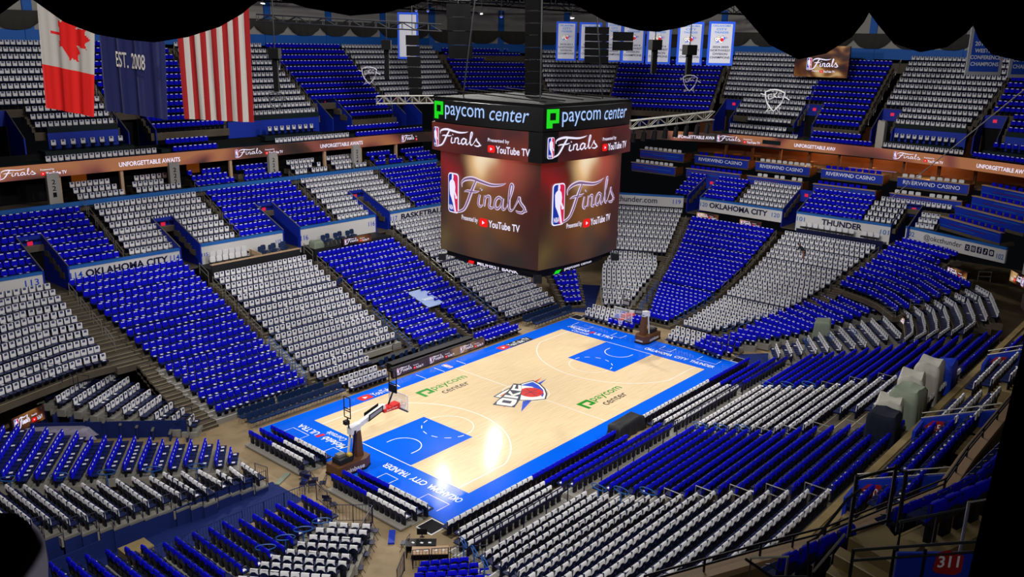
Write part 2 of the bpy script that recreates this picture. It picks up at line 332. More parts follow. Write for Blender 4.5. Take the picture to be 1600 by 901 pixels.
# team crest at mid court: shield, swooshes, basketball and the three letters
def crest(mb, lay, navy='navy', white='apple', royal='royal', red='red', orange='orange', full=True):
    for pts, m in (([(1.9, 1.0), (3.3, 1.08), (2.0, .72)], red), ([(1.7, .55), (3.4, .64), (1.9, .2)], royal), ([(-1.9, -.1), (-3.4, -.66), (-1.6, -.5)], red), ([(-1.4, -.9), (-3.0, -2.1), (-.7, -1.25)], royal)):
        mb.face([lay(0)(*p) for p in pts], m)
    sh = [(-2.35, 1.3), (-1.2, 1.5), (0, 1.55), (1.2, 1.5), (2.4, 1.25), (2.2, .3), (1.7, -.6), (1.0, -1.35), (.1, -1.95), (-.8, -1.4), (-1.6, -.5), (-2.1, .4)]
    sc = lambda k, P, dy=0: [(p[0]*k, (p[1]+.05)*k-.05+dy) for p in P]
    mb.face([lay(1)(*p) for p in sh], navy); mb.face([lay(2)(*p) for p in sc(.93, sh)], white)
    mb.face([lay(3)(*p) for p in [(-1.9, 1.05), (-.6, 1.2), (.2, 1.1), (-.6, .3), (-1.3, -.6), (-1.75, .3)]], orange)
    mb.face([lay(3.4)(*p) for p in [(-1.7, .95), (-.6, 1.08), (.2, .95), (-.5, .3), (-1.2, -.4), (-1.55, .3)]], red)
    mb.face([lay(3)(*p) for p in [(.9, 1.25), (2.1, 1.05), (1.9, .3), (1.4, -.6), (.7, -1.25), (.2, -1.5), (.9, -.5), (1.3, .4)]], royal)
    mb.face([lay(3.6)(.35+.95*math.cos(t*PI/12), -.25+.95*math.sin(t*PI/12)) for t in range(24)], red)
    for a in (-.35, .35): stroke(mb, lay(4), [(.35+a, -1.15), (.35+a*.2, -.25), (.35+a, .65)], .03, navy)
    stroke(mb, lay(4), [(-.6, -.25), (.35, -.2), (1.3, -.25)], .03, navy)
    a = math.radians(24); ca, sa = math.cos(a), math.sin(a)
    g = lambda k: (lambda x, y: lay(k)(-2.75+x*ca-y*sa, -.95+x*sa+y*ca))
    bb = [(-.12, -.25), (1.5, -.22), (3.1, .12), (4.45, .55), (4.4, 1.2), (2.9, 1.15), (1.4, 1.3), (-.2, 1.45)]
    mb.face([g(4.4)(*p) for p in bb], navy)
    def letter(polys):
        for p in polys: mb.face([g(5)(*q) for q in p], white)
    letter([[(0, 0), (.45, -.12), (.45, 1.3), (0, 1.2)], [(.95, -.1), (1.35, 0), (1.35, 1.12), (.95, 1.25)], [(.45, -.12), (.95, -.1), (.95, .25), (.45, .25)], [(.45, .95), (.95, .95), (.95, 1.25), (.45, 1.3)]])
    letter([[(1.55, 0), (1.95, .05), (1.95, 1.1), (1.55, 1.14)], [(1.95, .45), (2.45, .1), (2.95, .14), (2.2, .62)], [(1.95, .55), (2.2, .55), (2.9, 1.02), (2.45, 1.04)]])
    letter([[(3.05, .2), (3.4, .22), (3.4, 1.0), (3.05, 1.02)], [(3.4, .24), (4.2, .5), (4.2, .75), (3.4, .5)], [(3.4, .8), (4.15, .9), (4.15, 1.12), (3.4, 1.0)]])
crest(court, lambda k: plane_fn((0, 0, Z0+.006+.002*k), (1, 0, 0), (0, 1, 0)))
struct(court, 'floor_court')
mb = MB()
for x0, y0 in ((-19.05, -9.3), (17.8, 8.2), (17.8, -9.4)):
    mb.obox((x0, y0, 0), (1.25, 0, 0), (0, 1.25, 0), (0, 0, .03), 'line'); mb.obox((x0+.06, y0+.06, .03), (1.13, 0, 0), (0, 1.13, 0), (0, 0, .004), 'black')
struct(mb, 'floor_corner_panel')
mb = MB(); mb.obox((-36, -1.0, 0), (14.5, 0, 0), (0, 3.2, 0), (0, 0, .02), 'navycloth'); mb.obox((20.7, 8.6, 0), (9, 5.5, 0), (-1.6, 2.6, 0), (0, 0, .02), 'navycloth')
mb.obox((19.5, -7.6, 0), (7.5, -6.5, 0), (-1.7, -2.4, 0), (0, 0, .02), 'navycloth'); struct(mb, 'floor_tunnel_carpet')

# ------------------------------------------------------------------ stands: stepped risers and the list of every seat
SEATS = []           # (x, y, z tread, facing angle, colour, block, row, k, n)
def row_dir(a, b, hint=None):
    t = Vector((b[0]-a[0], b[1]-a[1], 0)).normalized(); f = Vector((t.y, -t.x, 0)); mid = Vector(((a[0]+b[0])/2, (a[1]+b[1])/2, 0))
    if f.dot(-(mid if hint is None else mid-Vector(hint))) < 0: f = -f
    return t, f
def stand(block, col, rows, sp=.53, ext=.6, ztread=.62, seats=True, mtread='riser', mnose='nosing', back=.36, front=.5, drop=.5, rb=None, skip=0.0, sub=True, low=0):
    mb = rb or MB(); prev = None; mt0, mn0 = mtread, mnose
    for ri, line in enumerate(rows):
        mtread, mnose = ('riser2', 'paper') if ri < low else (mt0, mn0)
        pts = [Vector(p) for p in line]; tot = sum((pts[i+1]-pts[i]).length for i in range(len(pts)-1))
        n = max(1, int(round(tot/sp))+1); k = 0
        for si in range(len(pts)-1):
            a, b = pts[si], pts[si+1]; t, f = row_dir(a, b); ln = (b-a).length; z = a.z-ztread
            e0 = ext if si == 0 else .0; e1 = ext if si == len(pts)-2 else .0
            A = Vector((a.x, a.y, z))-t*e0; B = Vector((b.x, b.y, z))+t*e1
            mb.obox(A-f*back-Vector((0, 0, drop)), B-A, f*(front+back), (0, 0, drop), mtread)
            mb.obox(A+f*(front-.05), B-A, f*.052, (0, 0, .006), mnose)
            if sub and prev is not None:           # half steps in the aisles at both ends
                for (P, s) in ((A, 1), (B, -1)):
                    mb.obox(P+f*front+t*(s*.02)-Vector((0, 0, drop)), t*(s*(ext-.28)), f*.3, (0, 0, drop-.16), mtread)
                    mb.obox(P+f*(front+.26)+t*(s*.02)-Vector((0, 0, .16)), t*(s*(ext-.28)), f*.045, (0, 0, .006), mnose)
            m = max(1, int(round(ln/sp))); last = (si == len(pts)-2)
            for i in range(m+(1 if last else 0)):
                p = a+(b-a)*(i/m)
                if seats and random.random() >= skip: SEATS.append((p.x, p.y, z, math.atan2(f.y, f.x), col, block, ri, k, n))
                k += 1
        prev = 1
    if rb is None: struct(mb, 'seating_riser')
    return mb
ZF = [1.0, 1.33, 1.62, 1.96, 2.31, 2.64, 2.92, 3.30, 3.66, 4.0, 4.35, 4.77, 5.19, 5.52, 5.85, 6.2, 6.51, 6.9, 7.22, 7.55]
ZE = [.9, .95, 1.04, 1.12, 1.22, 1.32, 1.4, 1.52, 1.6, 1.76, 2.15, 2.3, 2.45, 2.73, 2.95, 3.19, 3.42, 3.66, 3.97, 4.28, 4.67, 4.99, 5.32, 5.72, 6.07, 6.42, 6.84]
def lerp(a, b, t): return a+(b-a)*t
def zf(j):
    if j <= 0: return ZF[0]+j*.33
    if j >= 19: return ZF[19]+(j-19)*.34
    i = int(j); return lerp(ZF[i], ZF[i+1], j-i)
def side(block, col, j0, j1, l0, r0, l1, r1, far=True, js=None, **kw):
    rows = []
    for j in (js or range(j0, j1+1)):
        t = (j-j0)/max(1, j1-j0); y = 12.47+(.84 if far else .86)*j
        rows.append([(lerp(l0, l1, t), y if far else -y, zf(j)), (lerp(r0, r1, t), y if far else -y, zf(j))])
    return stand(block, col, rows, **kw)
# far long side, lower bowl
def bent113():
    rows = []
    for j in range(9, 20):
        y = 12.47+.84*j; xb = -25.0-.16*(j-9); a = math.radians(17)
        rows.append([(xb-7.5*math.cos(a), y-7.5*math.sin(a), zf(j)), (xb, y, zf(j)), (-23.3, y, zf(j))])
    return rows
stand('far-left white block numbered 113', 'w', bent113())
side('far-side blue block numbered 114', 'b', 0, 19, -18.9, -11.9, -21.45, -12.4, low=8)
side('far-side white block numbered 115', 'w', 0, 1, -10.25, -5.5, -10.3, -5.4)
side('far-side white block numbered 115', 'w', 2, 16, -10.35, -1.2, -10.6, -1.57, low=6)
side('far-side blue block numbered 116, left half', 'b', 0, 7, .6, 4.7, .45, 4.3)
side('far-side blue block numbered 116, right half', 'b', 0, 7, 6.8, 10.1, 6.4, 9.6)
side('far-side blue block numbered 116, top', 'b', 8, 16, .35, 9.55, .25, 9.27)
side('far-side white block numbered 117', 'w', 0, 19, 11.8, 18.8, 11.5, 20.6)
# far long side, upper part
def upside(block, col, k0, k1, l, r, **kw): return stand(block, col, [[(l, 30+.84*k, 8.76+.43*k), (r, 30+.84*k, 8.76+.43*k)] for k in range(k0, k1+1)], **kw)
upside('far-side upper blue block behind 113', 'b', 0, 3, -21.2, -17.1, ext=.36); upside('far-side upper blue block behind 113', 'b', 0, 3, -31, -23.5, ext=.36); upside('far-side upper blue block behind 113', 'b', 4, 7, -31, -17.4)
upside('far-side upper white block behind 114', 'w', 0, 3, -15.8, -12.3, ext=.36); upside('far-side upper white block behind 114', 'w', 0, 3, -10.1, -6.4, ext=.36); upside('far-side upper white block behind 114', 'w', 4, 7, -15.7, -6.6)
upside('far-side upper blue block behind 115', 'b', 0, 3, -5.4, -1.9, ext=.36); upside('far-side upper blue block behind 115', 'b', 0, 3, .5, 4.4, ext=.36); upside('far-side upper blue block behind 115', 'b', 4, 7, -5.0, 4.1)
upside('far-side upper white block behind 116', 'w', 0, 3, 5.8, 9.4, ext=.36); upside('far-side upper white block behind 116', 'w', 0, 3, 11.7, 15.3, ext=.36); upside('far-side upper white block behind 116', 'w', 4, 7, 5.8, 15.1)
upside('far-side upper blue block behind 117', 'b', 0, 7, 16.6, 25)
# near long side
NJ = [2.8+1.045*k for k in range(16)]
nl = dict(far=False, sub=True)
AL = lambda j: -19.1-.4*(j+.83)
BL = lambda j: -10.4-.2*min(j, 10); BR = lambda j: max(.5-.33*(j+1), -3.4); CR = lambda j: max(10.3-.33*(j+1), 7.0); DR = lambda j: 18.6-.08*j
AR = lambda j: max(-11.7-.25*(j+1), -13.4)
for nm, col, fl, fr in (('near-side white block nearest the camera', 'w', AL, AR), ('near-side blue block left of mid court', 'b', BL, BR),
                        ('near-side white block right of mid court', 'w', lambda j: BR(j)+1.0, CR), ('near-side blue block by far corner', 'b', lambda j: CR(j)+1.15, DR)):
    rows = [[(fl(j), -(12.47+.86*j), zf(j)), (fr(j), -(12.47+.86*j), zf(j))] for j in [-.9, .3]+NJ]
    stand(nm, col, rows, ext=.5, low=8)
# courtside rows on the floor
def flo(block, col, y, l, r, z=.62, **kw): stand(block, col, [[(l, y, z), (r, y, z)]], ext=.25, drop=.02, mtread='concrete', mnose='concrete', sub=False, sp=.5, **kw)
for y, sh in ((-10.0, 0), (-10.97, 0)):
    flo('near courtside rows, white left end', 'w', y, -18.3, -11.5); flo('near courtside rows, blue left half', 'b', y, -11.0, -2.6)
    flo('near courtside rows, white right half', 'w', y, 1.1, 10.3); flo('near courtside rows, blue right end', 'b', y, 10.8, 17.3)
for y, x0 in ((11.12, -9.15), (9.95, -9.2)): flo('far courtside white rows left of the scorers', 'w', y, x0, x0+3.4)
for y, x0 in ((11.0, 6.0), (10.05, 6.2)): flo('far courtside blue rows right of the scorers', 'b', y, x0, x0+4.3)
# courtside rows behind the near basket, on low platforms
for i, (x, z) in enumerate(((-17.9, .62), (-18.75, .72), (-19.6, .82))):
    for nm, col, y0, y1 in (('near baseline left courtside rows', 'b', 7.3, 5.1), ('near baseline left courtside rows', 'w', 4.6, 1.8), ('near baseline right courtside rows', 'b', -1.5-.1*(i == 0)*4, -4.3), ('near baseline right courtside rows', 'w', -4.8, -7.6)):
        stand(nm+(', blue half' if col == 'b' else ', white half'), col, [[(x, y0, z), (x, y1, z)]], ext=.25, drop=.1, mtread='riser2', mnose='riser2', sub=False, back=.4, front=.45, sp=.5)
def filler(rows, **kw): stand('aisle', 'w', rows, seats=False, ext=0, sub=False, **kw)
def steps(rows):
    out = []
    for a, b in rows: out.append([a, b])
    filler(out)
    half = []
    for (a, b) in rows:
        t, f = row_dir(a, b); o = f*.3; half.append([(a[0]+o.x, a[1]+o.y, a[2]-.17), (b[0]+o.x, b[1]+o.y, b[2]-.17)])
    filler(half)
steps([[(-22.7 if j > 8 else -21.3, 12.47+.84*j, zf(j)), (lerp(-18.9, -21.45, j/19)-.55, 12.47+.84*j, zf(j))] for j in range(20)])
# far end: floor blocks, fixed blocks, upper blocks
def endb(block, col, i0, i1, l0, r0, l1, r1, **kw):
    rows = []
    for i in range(i0, i1+1):
        t = (i-i0)/(i1-i0); x = 22+.84*i
        rows.append([(x, lerp(l0, l1, t), ZE[i]), (x, lerp(r0, r1, t), ZE[i])])
    stand(block, col, rows, **kw)
endb('far-end white floor block', 'w', 0, 9, -1.3, -3.8, -1.3, -7.3); endb('far-end white block under THUNDER wall', 'w', 10, 25, -1.3, -7.5, -1.3, -10.7)
endb('far-end blue floor block', 'b', 0, 9, 2.7, .75, 6.1, .5); endb('far-end blue block under OKLAHOMA CITY wall', 'b', 10, 25, 6.3, .45, 10.4, .5)
steps([[(22+.84*i, lerp(-3.8, -7.3, min(i, 9)/9)-.5 if i < 10 else lerp(-7.5, -10.7, (i-10)/15)-.5, ZE[i]), (22+.84*i, lerp(-5.7, -9.2, min(i, 9)/9) if i < 10 else lerp(-9.0, -12.6, (i-10)/15), ZE[i])] for i in range(27)])
steps([[(22+.84*i, lerp(2.7, 6.1, min(i, 9)/9)+.5 if i < 10 else lerp(6.3, 10.4, (i-10)/15)+.5, ZE[i]), (22+.84*i, lerp(4.6, 7.6, min(i, 9)/9) if i < 10 else lerp(7.9, 12.2, (i-10)/15), ZE[i])] for i in range(27)])
rows = []
for i in range(17, 27):
    x = 22+.84*i; y = 10.1+.29*(i-17); rows.append([(x-.46*9, y+.89*9, ZE[i]), (x, y, ZE[i])])
stand('far-end white block under okcthunder wall', 'w', rows)
stand('far corner blue block behind scoreboard', 'b', [[(20.2+.6*i, 11.6+.84*i, .9+.3*i), (21.4+.75*i, 10.9+.72*i, .9+.3*i)] for i in range(7)])
def upend(block, col, k0, k1, l, r, **kw): stand(block, col, [[(45.6+.84*k, l, 8.86+.43*k), (45.6+.84*k, r, 8.86+.43*k)] for k in range(k0, k1+1)], **kw)
upend('far-end upper blue block', 'b', 0, 4, 14.3, 12.6, ext=.36); upend('far-end upper blue block', 'b', 0, 4, 10.4, 6.9, ext=.36); upend('far-end upper white block behind OKLAHOMA CITY', 'w', 0, 4, 5.7, .4, ext=.36)
upend('far-end upper blue block behind THUNDER', 'b', 0, 4, -1.8, -8.1, ext=.36); upend('far-end upper white block right of THUNDER', 'w', 0, 3, -8.8, -11.7, ext=.36); upend('far-end upper white block right of THUNDER', 'w', 0, 2, -14, -15.4, ext=.36)
upend('far-end upper white block right of THUNDER', 'w', 4, 4, -9.2, -15.9)
IRREG = [
('far-left corner white block on telescopic stand', 'w', [[(-21.09,12.09,1), (-21.57,11.65,1)], [(-21.21,13.21,1.17), (-22.23,12.54,1.17)], [(-21.48,14.32,1.34), (-22.92,13.48,1.34)], [(-21.57,15.68,1.51), (-23.57,14.38,1.51)], [(-21.77,16.77,1.68), (-24.29,15.16,1.68)], [(-21.93,18.06,1.85), (-25.04,15.97,1.85)], [(-22.05,19.34,2.02), (-25.79,16.77,2.02)], [(-22.32,20.59,2.19), (-26.39,17.81,2.19)], [(-23.3,21.22,2.36), (-27.14,18.61,2.36)], [(-24.25,22.03,2.53), (-27.48,19.79,2.53)]]),
('near-end floor block by far-left corner', 'b', [[(-22.03,5.82,0.95), (-22.7,4.92,0.95)], [(-22.11,7.09,1.05), (-23.54,5.06,1.05)], [(-22.68,7.73,1.15), (-24.16,5.74,1.15)], [(-23.46,8.09,1.25), (-25,6.03,1.25)], [(-24.09,8.62,1.35), (-25.87,6.22,1.35)], [(-24.86,8.97,1.45), (-26.68,6.5,1.45)], [(-25.34,9.67,1.55), (-27.38,6.96,1.55)], [(-26.02,10.26,1.65), (-28.07,7.41,1.65)], [(-26.67,10.81,1.75), (-28.87,7.83,1.75)], [(-27.4,11.28,1.85), (-29.9,7.79,1.85)], [(-28.16,11.45,1.95), (-30.78,8.03,1.95)], [(-28.5,12.67,2.05), (-31.65,8.26,2.05)], [(-29.12,13.36,2.15), (-32.34,9,2.15)], [(-29.7,14.16,2.25), (-33.15,9.3,2.25)], [(-30.26,14.78,2.35), (-33.68,10,2.35)], [(-30.88,15.46,2.45), (-34.34,10.3,2.45)], [(-31.64,15.62,2.55), (-34.82,10.66,2.55)]]),
('near-end floor block beside tunnel', 'w', [[(-22.62,3.44,0.95), (-22.72,1.91,0.95)], [(-23.5,3.35,1.05), (-23.63,2.02,1.05)], [(-24.33,3.37,1.15), (-24.33,2.07,1.15)], [(-25.14,3.95,1.25), (-25.07,2.04,1.25)], [(-26.03,4.34,1.35), (-26.12,1.8,1.35)], [(-26.87,4.81,1.45), (-26.84,1.9,1.45)], [(-27.72,4.74,1.55), (-27.61,2.07,1.55)], [(-28.53,5.2,1.65), (-28.53,2.27,1.65)], [(-29.36,5.4,1.75), (-29.39,2.18,1.75)], [(-30.25,5.81,1.85), (-30.19,2.16,1.85)], [(-31.01,5.96,1.95), (-31.04,2.09,1.95)], [(-31.87,6.47,2.05), (-31.7,2.2,2.05)], [(-32.63,6.76,2.15), (-32.53,2.37,2.15)], [(-33.42,7.47,2.25), (-33.34,2.53,2.25)], [(-34.16,7.98,2.35), (-34.05,3.05,2.35)], [(-34.92,8.4,2.45), (-34.77,3.46,2.45)], [(-35.67,8.81,2.55), (-35.53,3.92,2.55)]]),
('near-end floor block below tunnel', 'b', [[(-22.48,-2.51,0.95), (-22.48,-4.77,0.95)], [(-23.45,-2.61,1.05), (-23.45,-4.71,1.05)], [(-24.21,-2.56,1.15), (-24.21,-5.22,1.15)], [(-25.06,-2.8,1.25), (-25.06,-5.3,1.25)], [(-25.88,-2.9,1.35), (-25.88,-5.95,1.35)], [(-26.73,-2.93,1.45), (-26.73,-6.53,1.45)], [(-27.54,-2.68,1.55), (-27.54,-6.4,1.55)], [(-28.44,-2.86,1.65), (-28.44,-6.7,1.65)], [(-29.31,-2.82,1.75), (-29.31,-6.78,1.75)], [(-30.22,-2.73,1.85), (-30.22,-6.81,1.85)], [(-30.91,-2.94,1.95), (-30.91,-7.14,1.95)], [(-31.83,-2.5,2.05), (-31.83,-6.82,2.05)], [(-32.51,-2.28,2.15), (-32.51,-6.72,2.15)], [(-33.29,-1.98,2.25), (-33.29,-6.54,2.25)], [(-34.18,-1.84,2.35), (-34.18,-6.52,2.35)], [(-34.93,-1.64,2.45), (-34.93,-6.44,2.45)], [(-35.69,-1.61,2.55), (-35.69,-6.53,2.55)]]),
('small white corner block at picture bottom', 'w', [[(-23.13,-5.94,0.95), (-22.01,-7.39,0.95)], [(-24.04,-6.03,1.05), (-22.63,-7.88,1.05)], [(-24.79,-6.48,1.15), (-23.45,-8.36,1.15)], [(-25.7,-6.72,1.25), (-24.09,-8.89,1.25)], [(-26.54,-7.01,1.35), (-24.95,-9.34,1.35)], [(-27.43,-7.09,1.45), (-25.54,-9.84,1.45)], [(-28.2,-7.29,1.55), (-26.31,-10.02,1.55)], [(-28.98,-7.54,1.65), (-26.94,-10.41,1.65)], [(-29.74,-7.79,1.75), (-27.58,-10.77,1.75)]]),
('small corner block behind black desk', 'b', [[(-22.45,-12.41,1.1), (-20.89,-13.59,1.1)], [(-23.05,-12.85,1.25), (-21.08,-14.43,1.25)], [(-23.64,-13.26,1.4), (-21.24,-15.28,1.4)], [(-24.24,-13.68,1.55), (-21.56,-15.98,1.55)], [(-24.83,-14.1,1.7), (-21.86,-16.72,1.7)]]),
('far-end floor block below okcthunder wall', 'w', [[(22.33,8.18,0.95), (23.25,6.62,0.95)], [(23.26,9.01,1.13), (24.51,6.77,1.13)], [(24.32,9.77,1.31), (25.66,7.07,1.31)], [(25.38,10.62,1.49), (26.81,7.44,1.49)], [(26.32,11.29,1.67), (27.99,7.83,1.67)], [(27.07,11.83,1.85), (29.04,8.03,1.85)], [(27.85,12.39,2.02), (30.34,8.4,2.02)], [(28.65,12.97,2.2), (31.75,8.73,2.2)], [(29.53,13.52,2.38), (32.75,9.13,2.38)], [(30.29,13.81,2.56), (33.49,9.44,2.56)], [(31.13,14.05,2.74), (34.21,9.99,2.74)], [(32.14,14.6,2.92), (34.98,10.53,2.92)], [(32.87,15.02,3.1), (35.78,11.09,3.1)]]),
('far baseline left courtside rows', 'w', [[(18.5,7.77,0.6), (18.52,5.4,0.6)], [(19.26,8.06,0.7), (19.51,5.42,0.7)], [(20.26,8.12,0.8), (20.34,5.31,0.8)]]),
('far baseline left courtside rows, blue half', 'b', [[(18.29,4.79,0.6), (18.4,2.44,0.6)], [(19.56,5.07,0.7), (19.68,2.64,0.7)], [(20.43,4.92,0.8), (20.4,2.9,0.8)]]),
('far baseline right courtside rows', 'w', [[(18.17,-1.91,0.6), (18.32,-4.15,0.6)], [(19.17,-1.6,0.7), (19.02,-4.34,0.7)], [(20.08,-1.56,0.8), (20.05,-4.29,0.8)]]),
('far baseline right courtside rows, blue half', 'b', [[(18.17,-4.73,0.6), (17.56,-7.33,0.6)], [(18.94,-4.82,0.7), (18.57,-7.71,0.7)], [(19.96,-4.77,0.8), (20.15,-7.58,0.8)]]),
('far-right corner block under @okcthunder wall', 'b', [[(36.61,-10.33,3.78), (35.16,-13.45,3.78), (33.81,-15.27,3.78), (31.3,-17.34,3.78)], [(37.47,-10.56,4.1), (36.23,-13.72,4.1), (34.2,-16.08,4.1), (31.64,-18.12,4.1)], [(38.4,-10.89,4.48), (37.09,-14.05,4.48), (34.93,-16.66,4.48), (32.57,-18.72,4.48)], [(39.2,-11.16,4.82), (37.9,-14.42,4.82), (35.59,-17.27,4.82), (32.74,-19.44,4.82)], [(40.06,-11.41,5.15), (38.61,-14.94,5.15), (36.58,-17.57,5.15), (33.4,-20.07,5.15)], [(40.86,-11.68,5.5), (39.47,-15.07,5.5), (37.28,-17.96,5.5), (33.93,-20.68,5.5)], [(41.73,-11.87,5.89), (40.19,-15.25,5.89), (37.98,-18.23,5.89), (34.79,-21.24,5.89)], [(42.54,-12.09,6.23), (41.14,-15.36,6.23), (38.83,-18.37,6.23), (34.95,-22,6.23)], [(43.31,-12.27,6.58), (42.18,-15.22,6.58), (41.02,-17.2,6.58), (40.57,-17.77,6.58)], [(44.17,-12.65,7.01), (42.74,-15.39,7.01), (41.69,-17.56,7.01), (41.39,-18.3,7.01)], [(44.78,-13.13,7.31), (43.83,-15.66,7.31), (42.95,-17.72,7.31), (41.96,-18.86,7.31)]]),
('far-right floor block', 'b', [[(20.55,-6.2,1), (21,-7.42,1)], [(21.35,-6.48,1.11), (21.79,-8.32,1.11)], [(22.53,-6.62,1.23), (22.87,-9.14,1.23)], [(23.79,-6.8,1.34), (23.71,-9.72,1.34)], [(25.08,-6.99,1.46), (24.38,-10.37,1.46)], [(26.32,-7.09,1.57), (25.19,-10.91,1.57)], [(27.39,-7.28,1.69), (26.09,-11.41,1.69)], [(28.62,-7.6,1.8), (26.83,-11.87,1.8)], [(29.83,-7.88,1.91), (27.77,-12.25,1.91)], [(31.07,-8.16,2.03), (28.75,-12.68,2.03)], [(32.33,-8.45,2.14), (29.56,-13.19,2.14)], [(33.62,-8.74,2.26), (30.78,-13.54,2.26)], [(34.94,-9.03,2.37), (31.77,-13.94,2.37)], [(36.36,-9.22,2.49), (32.98,-14.26,2.49)], [(37.87,-9.47,2.6), (34.01,-14.66,2.6)]]),
('bent white block in right corner', 'w', [[(31.76,-17.81,3.4), (30.52,-18.78,3.4), (27.48,-19.89,3.4), (25.52,-20.42,3.4), (23.55,-20.47,3.4)], [(32.08,-18.58,3.77), (30.57,-19.69,3.77), (27.53,-20.8,3.77), (25.36,-21.45,3.77), (23.3,-21.4,3.77)], [(32.54,-19.3,4.14), (31.15,-20.35,4.14), (28.1,-21.5,4.14), (25.37,-22.32,4.14), (23.31,-22.26,4.14)], [(32.79,-20.02,4.51), (31.44,-21.13,4.51), (28.11,-22.39,4.51), (25.34,-23.16,4.51), (23.3,-23.11,4.51)], [(33.37,-20.66,4.88), (31.87,-21.86,4.88), (27.87,-23.41,4.88), (25.8,-23.99,4.88), (23.57,-23.94,4.88)], [(33.83,-21.4,5.25), (32.55,-22.63,5.25), (27.6,-24.41,5.25), (25.91,-24.83,5.25), (23.54,-24.8,5.25)], [(34.38,-22.03,5.62), (32.66,-23.47,5.62), (26.99,-25.43,5.62)], [(34.97,-22.69,5.99), (33.08,-24.22,5.99), (27.45,-26.1,5.99)]]),
('angled white block right of far corner', 'w', [[(20.95,-10.81,1.1), (19.21,-11.9,1.1)], [(21.98,-11.32,1.26), (19.55,-12.87,1.26)], [(22.66,-11.94,1.42), (20.47,-13.33,1.42)], [(23.74,-12.48,1.58), (21.07,-14.29,1.58)], [(24.81,-13.01,1.74), (21.73,-15.04,1.74)], [(25.66,-13.54,1.9), (22.44,-15.83,1.9)], [(26.76,-14.07,2.06), (23.2,-16.68,2.06)], [(27.8,-14.59,2.22), (23.81,-17.38,2.22)], [(28.96,-15.15,2.38), (24.52,-18.18,2.38)], [(29.83,-15.75,2.54), (26.07,-18.36,2.54)], [(30.73,-16.49,2.7), (26.8,-19.16,2.7)]]),
]
for nm, col, rows in IRREG:
    low = 'floor' in nm or 'corner' in nm and 'under' not in nm and 'bent' not in nm
    stand(nm, col, rows, sp=.53, ext=.3 if low else .5, mtread='riser2' if low else 'riser', mnose='riser2' if low else 'nosing', sub=not low, front=.55, back=.5 if low else .4,
          drop=.5)
# upper deck
ZU = lambda m: 18.26+.633*m
def deck(block, col, m0, m1, l0, r0, l1, r1, end=False):
    rows = []
    for m in range(m0, m1+1):
        t = (m-m0)/max(1, m1-m0); l, r = lerp(l0, l1, t), lerp(r0, r1, t)
        rows.append([(57.2+.84*m, l, ZU(m)), (57.2+.84*m, r, ZU(m))] if end else [(l, 43.5+.84*m, ZU(m)), (r, 43.5+.84*m, ZU(m))])
    stand(block, col, rows, drop=.7, ext=.55)
deck('far upper deck, leftmost white block', 'w', 0, 2, -16.8, -10.2, -16.8, -10.2); deck('far upper deck, leftmost white block', 'w', 3, 11, -24, -10.2, -24, -10.4)
deck('far upper deck, blue block behind flags', 'b', -1, 1, -6.5, .9, -6.5, .7); deck('far upper deck, blue block behind flags', 'b', 2, 11, -9, .7, -9, .4)
deck('far upper deck, second white block', 'w', 0, 11, 2, 13.1, 2, 12.6)
deck('far upper deck, blue block left of scoreboard', 'b', -1, 1, 18, 24, 17.5, 24); deck('far upper deck, blue block left of scoreboard', 'b', 2, 11, 14.3, 24.2, 13.7, 24.2)
deck('far upper deck, white block left of scoreboard', 'w', 2, 11, 25.5, 38, 25, 40.6)
def wedge(block, col, n, a, b, out, wid, m0):
    a, b, out = Vector(a), Vector(b), Vector(out).normalized(); t = (b-a).normalized(); rows = []
    for k in range(n):
        o = out*(.84*k); e = t*(wid*k/n); rows.append([tuple((a+o-e).to_2d())+(ZU(m0+k),), tuple((b+o+e).to_2d())+(ZU(m0+k),)])
    stand(block, col, rows, drop=.7, ext=.55)
wedge('corner upper deck, blue block', 'b', 9, (41.3, 46.6, 0), (50.6, 42.4, 0), (.41, .91, 0), .9, 2.5)
wedge('corner upper deck, white block', 'w', 9, (48.6, 37.2, 0), (57.0, 30.9, 0), (.6, .8, 0), .9, 2.5)
wedge('end upper deck, blue block under banners', 'b', 10, (52.2, 29.5, 0), (56.9, 17.3, 0), (.93, .36, 0), .6, 0)
deck('end upper deck, white block under banners', 'w', 0, 2, 13.0, 5.1, 13.0, 5.1, True); deck('end upper deck, white block under banners', 'w', 3, 11, 16.3, 5.1, 18.6, 5.9, True)
deck('end upper deck, middle blue block', 'b', -1, 2, 2.0, -2.7, 2.4, -2.7, True); deck('end upper deck, middle blue block', 'b', 3, 10, 5.0, -2.6, 5.4, -2.5, True)
deck('end upper deck, right white block', 'w', 0, 2, -7.0, -14.0, -7.0, -14.6, True); deck('end upper deck, right white block', 'w', 3, 11, -4.9, -14.8, -4.9, -16.3, True)
deck('end upper deck, far right blue block', 'b', 0, 2, -18.6, -26, -18.6, -26, True); deck('end upper deck, far right blue block', 'b', 3, 11, -16.4, -26, -16.8, -26, True)
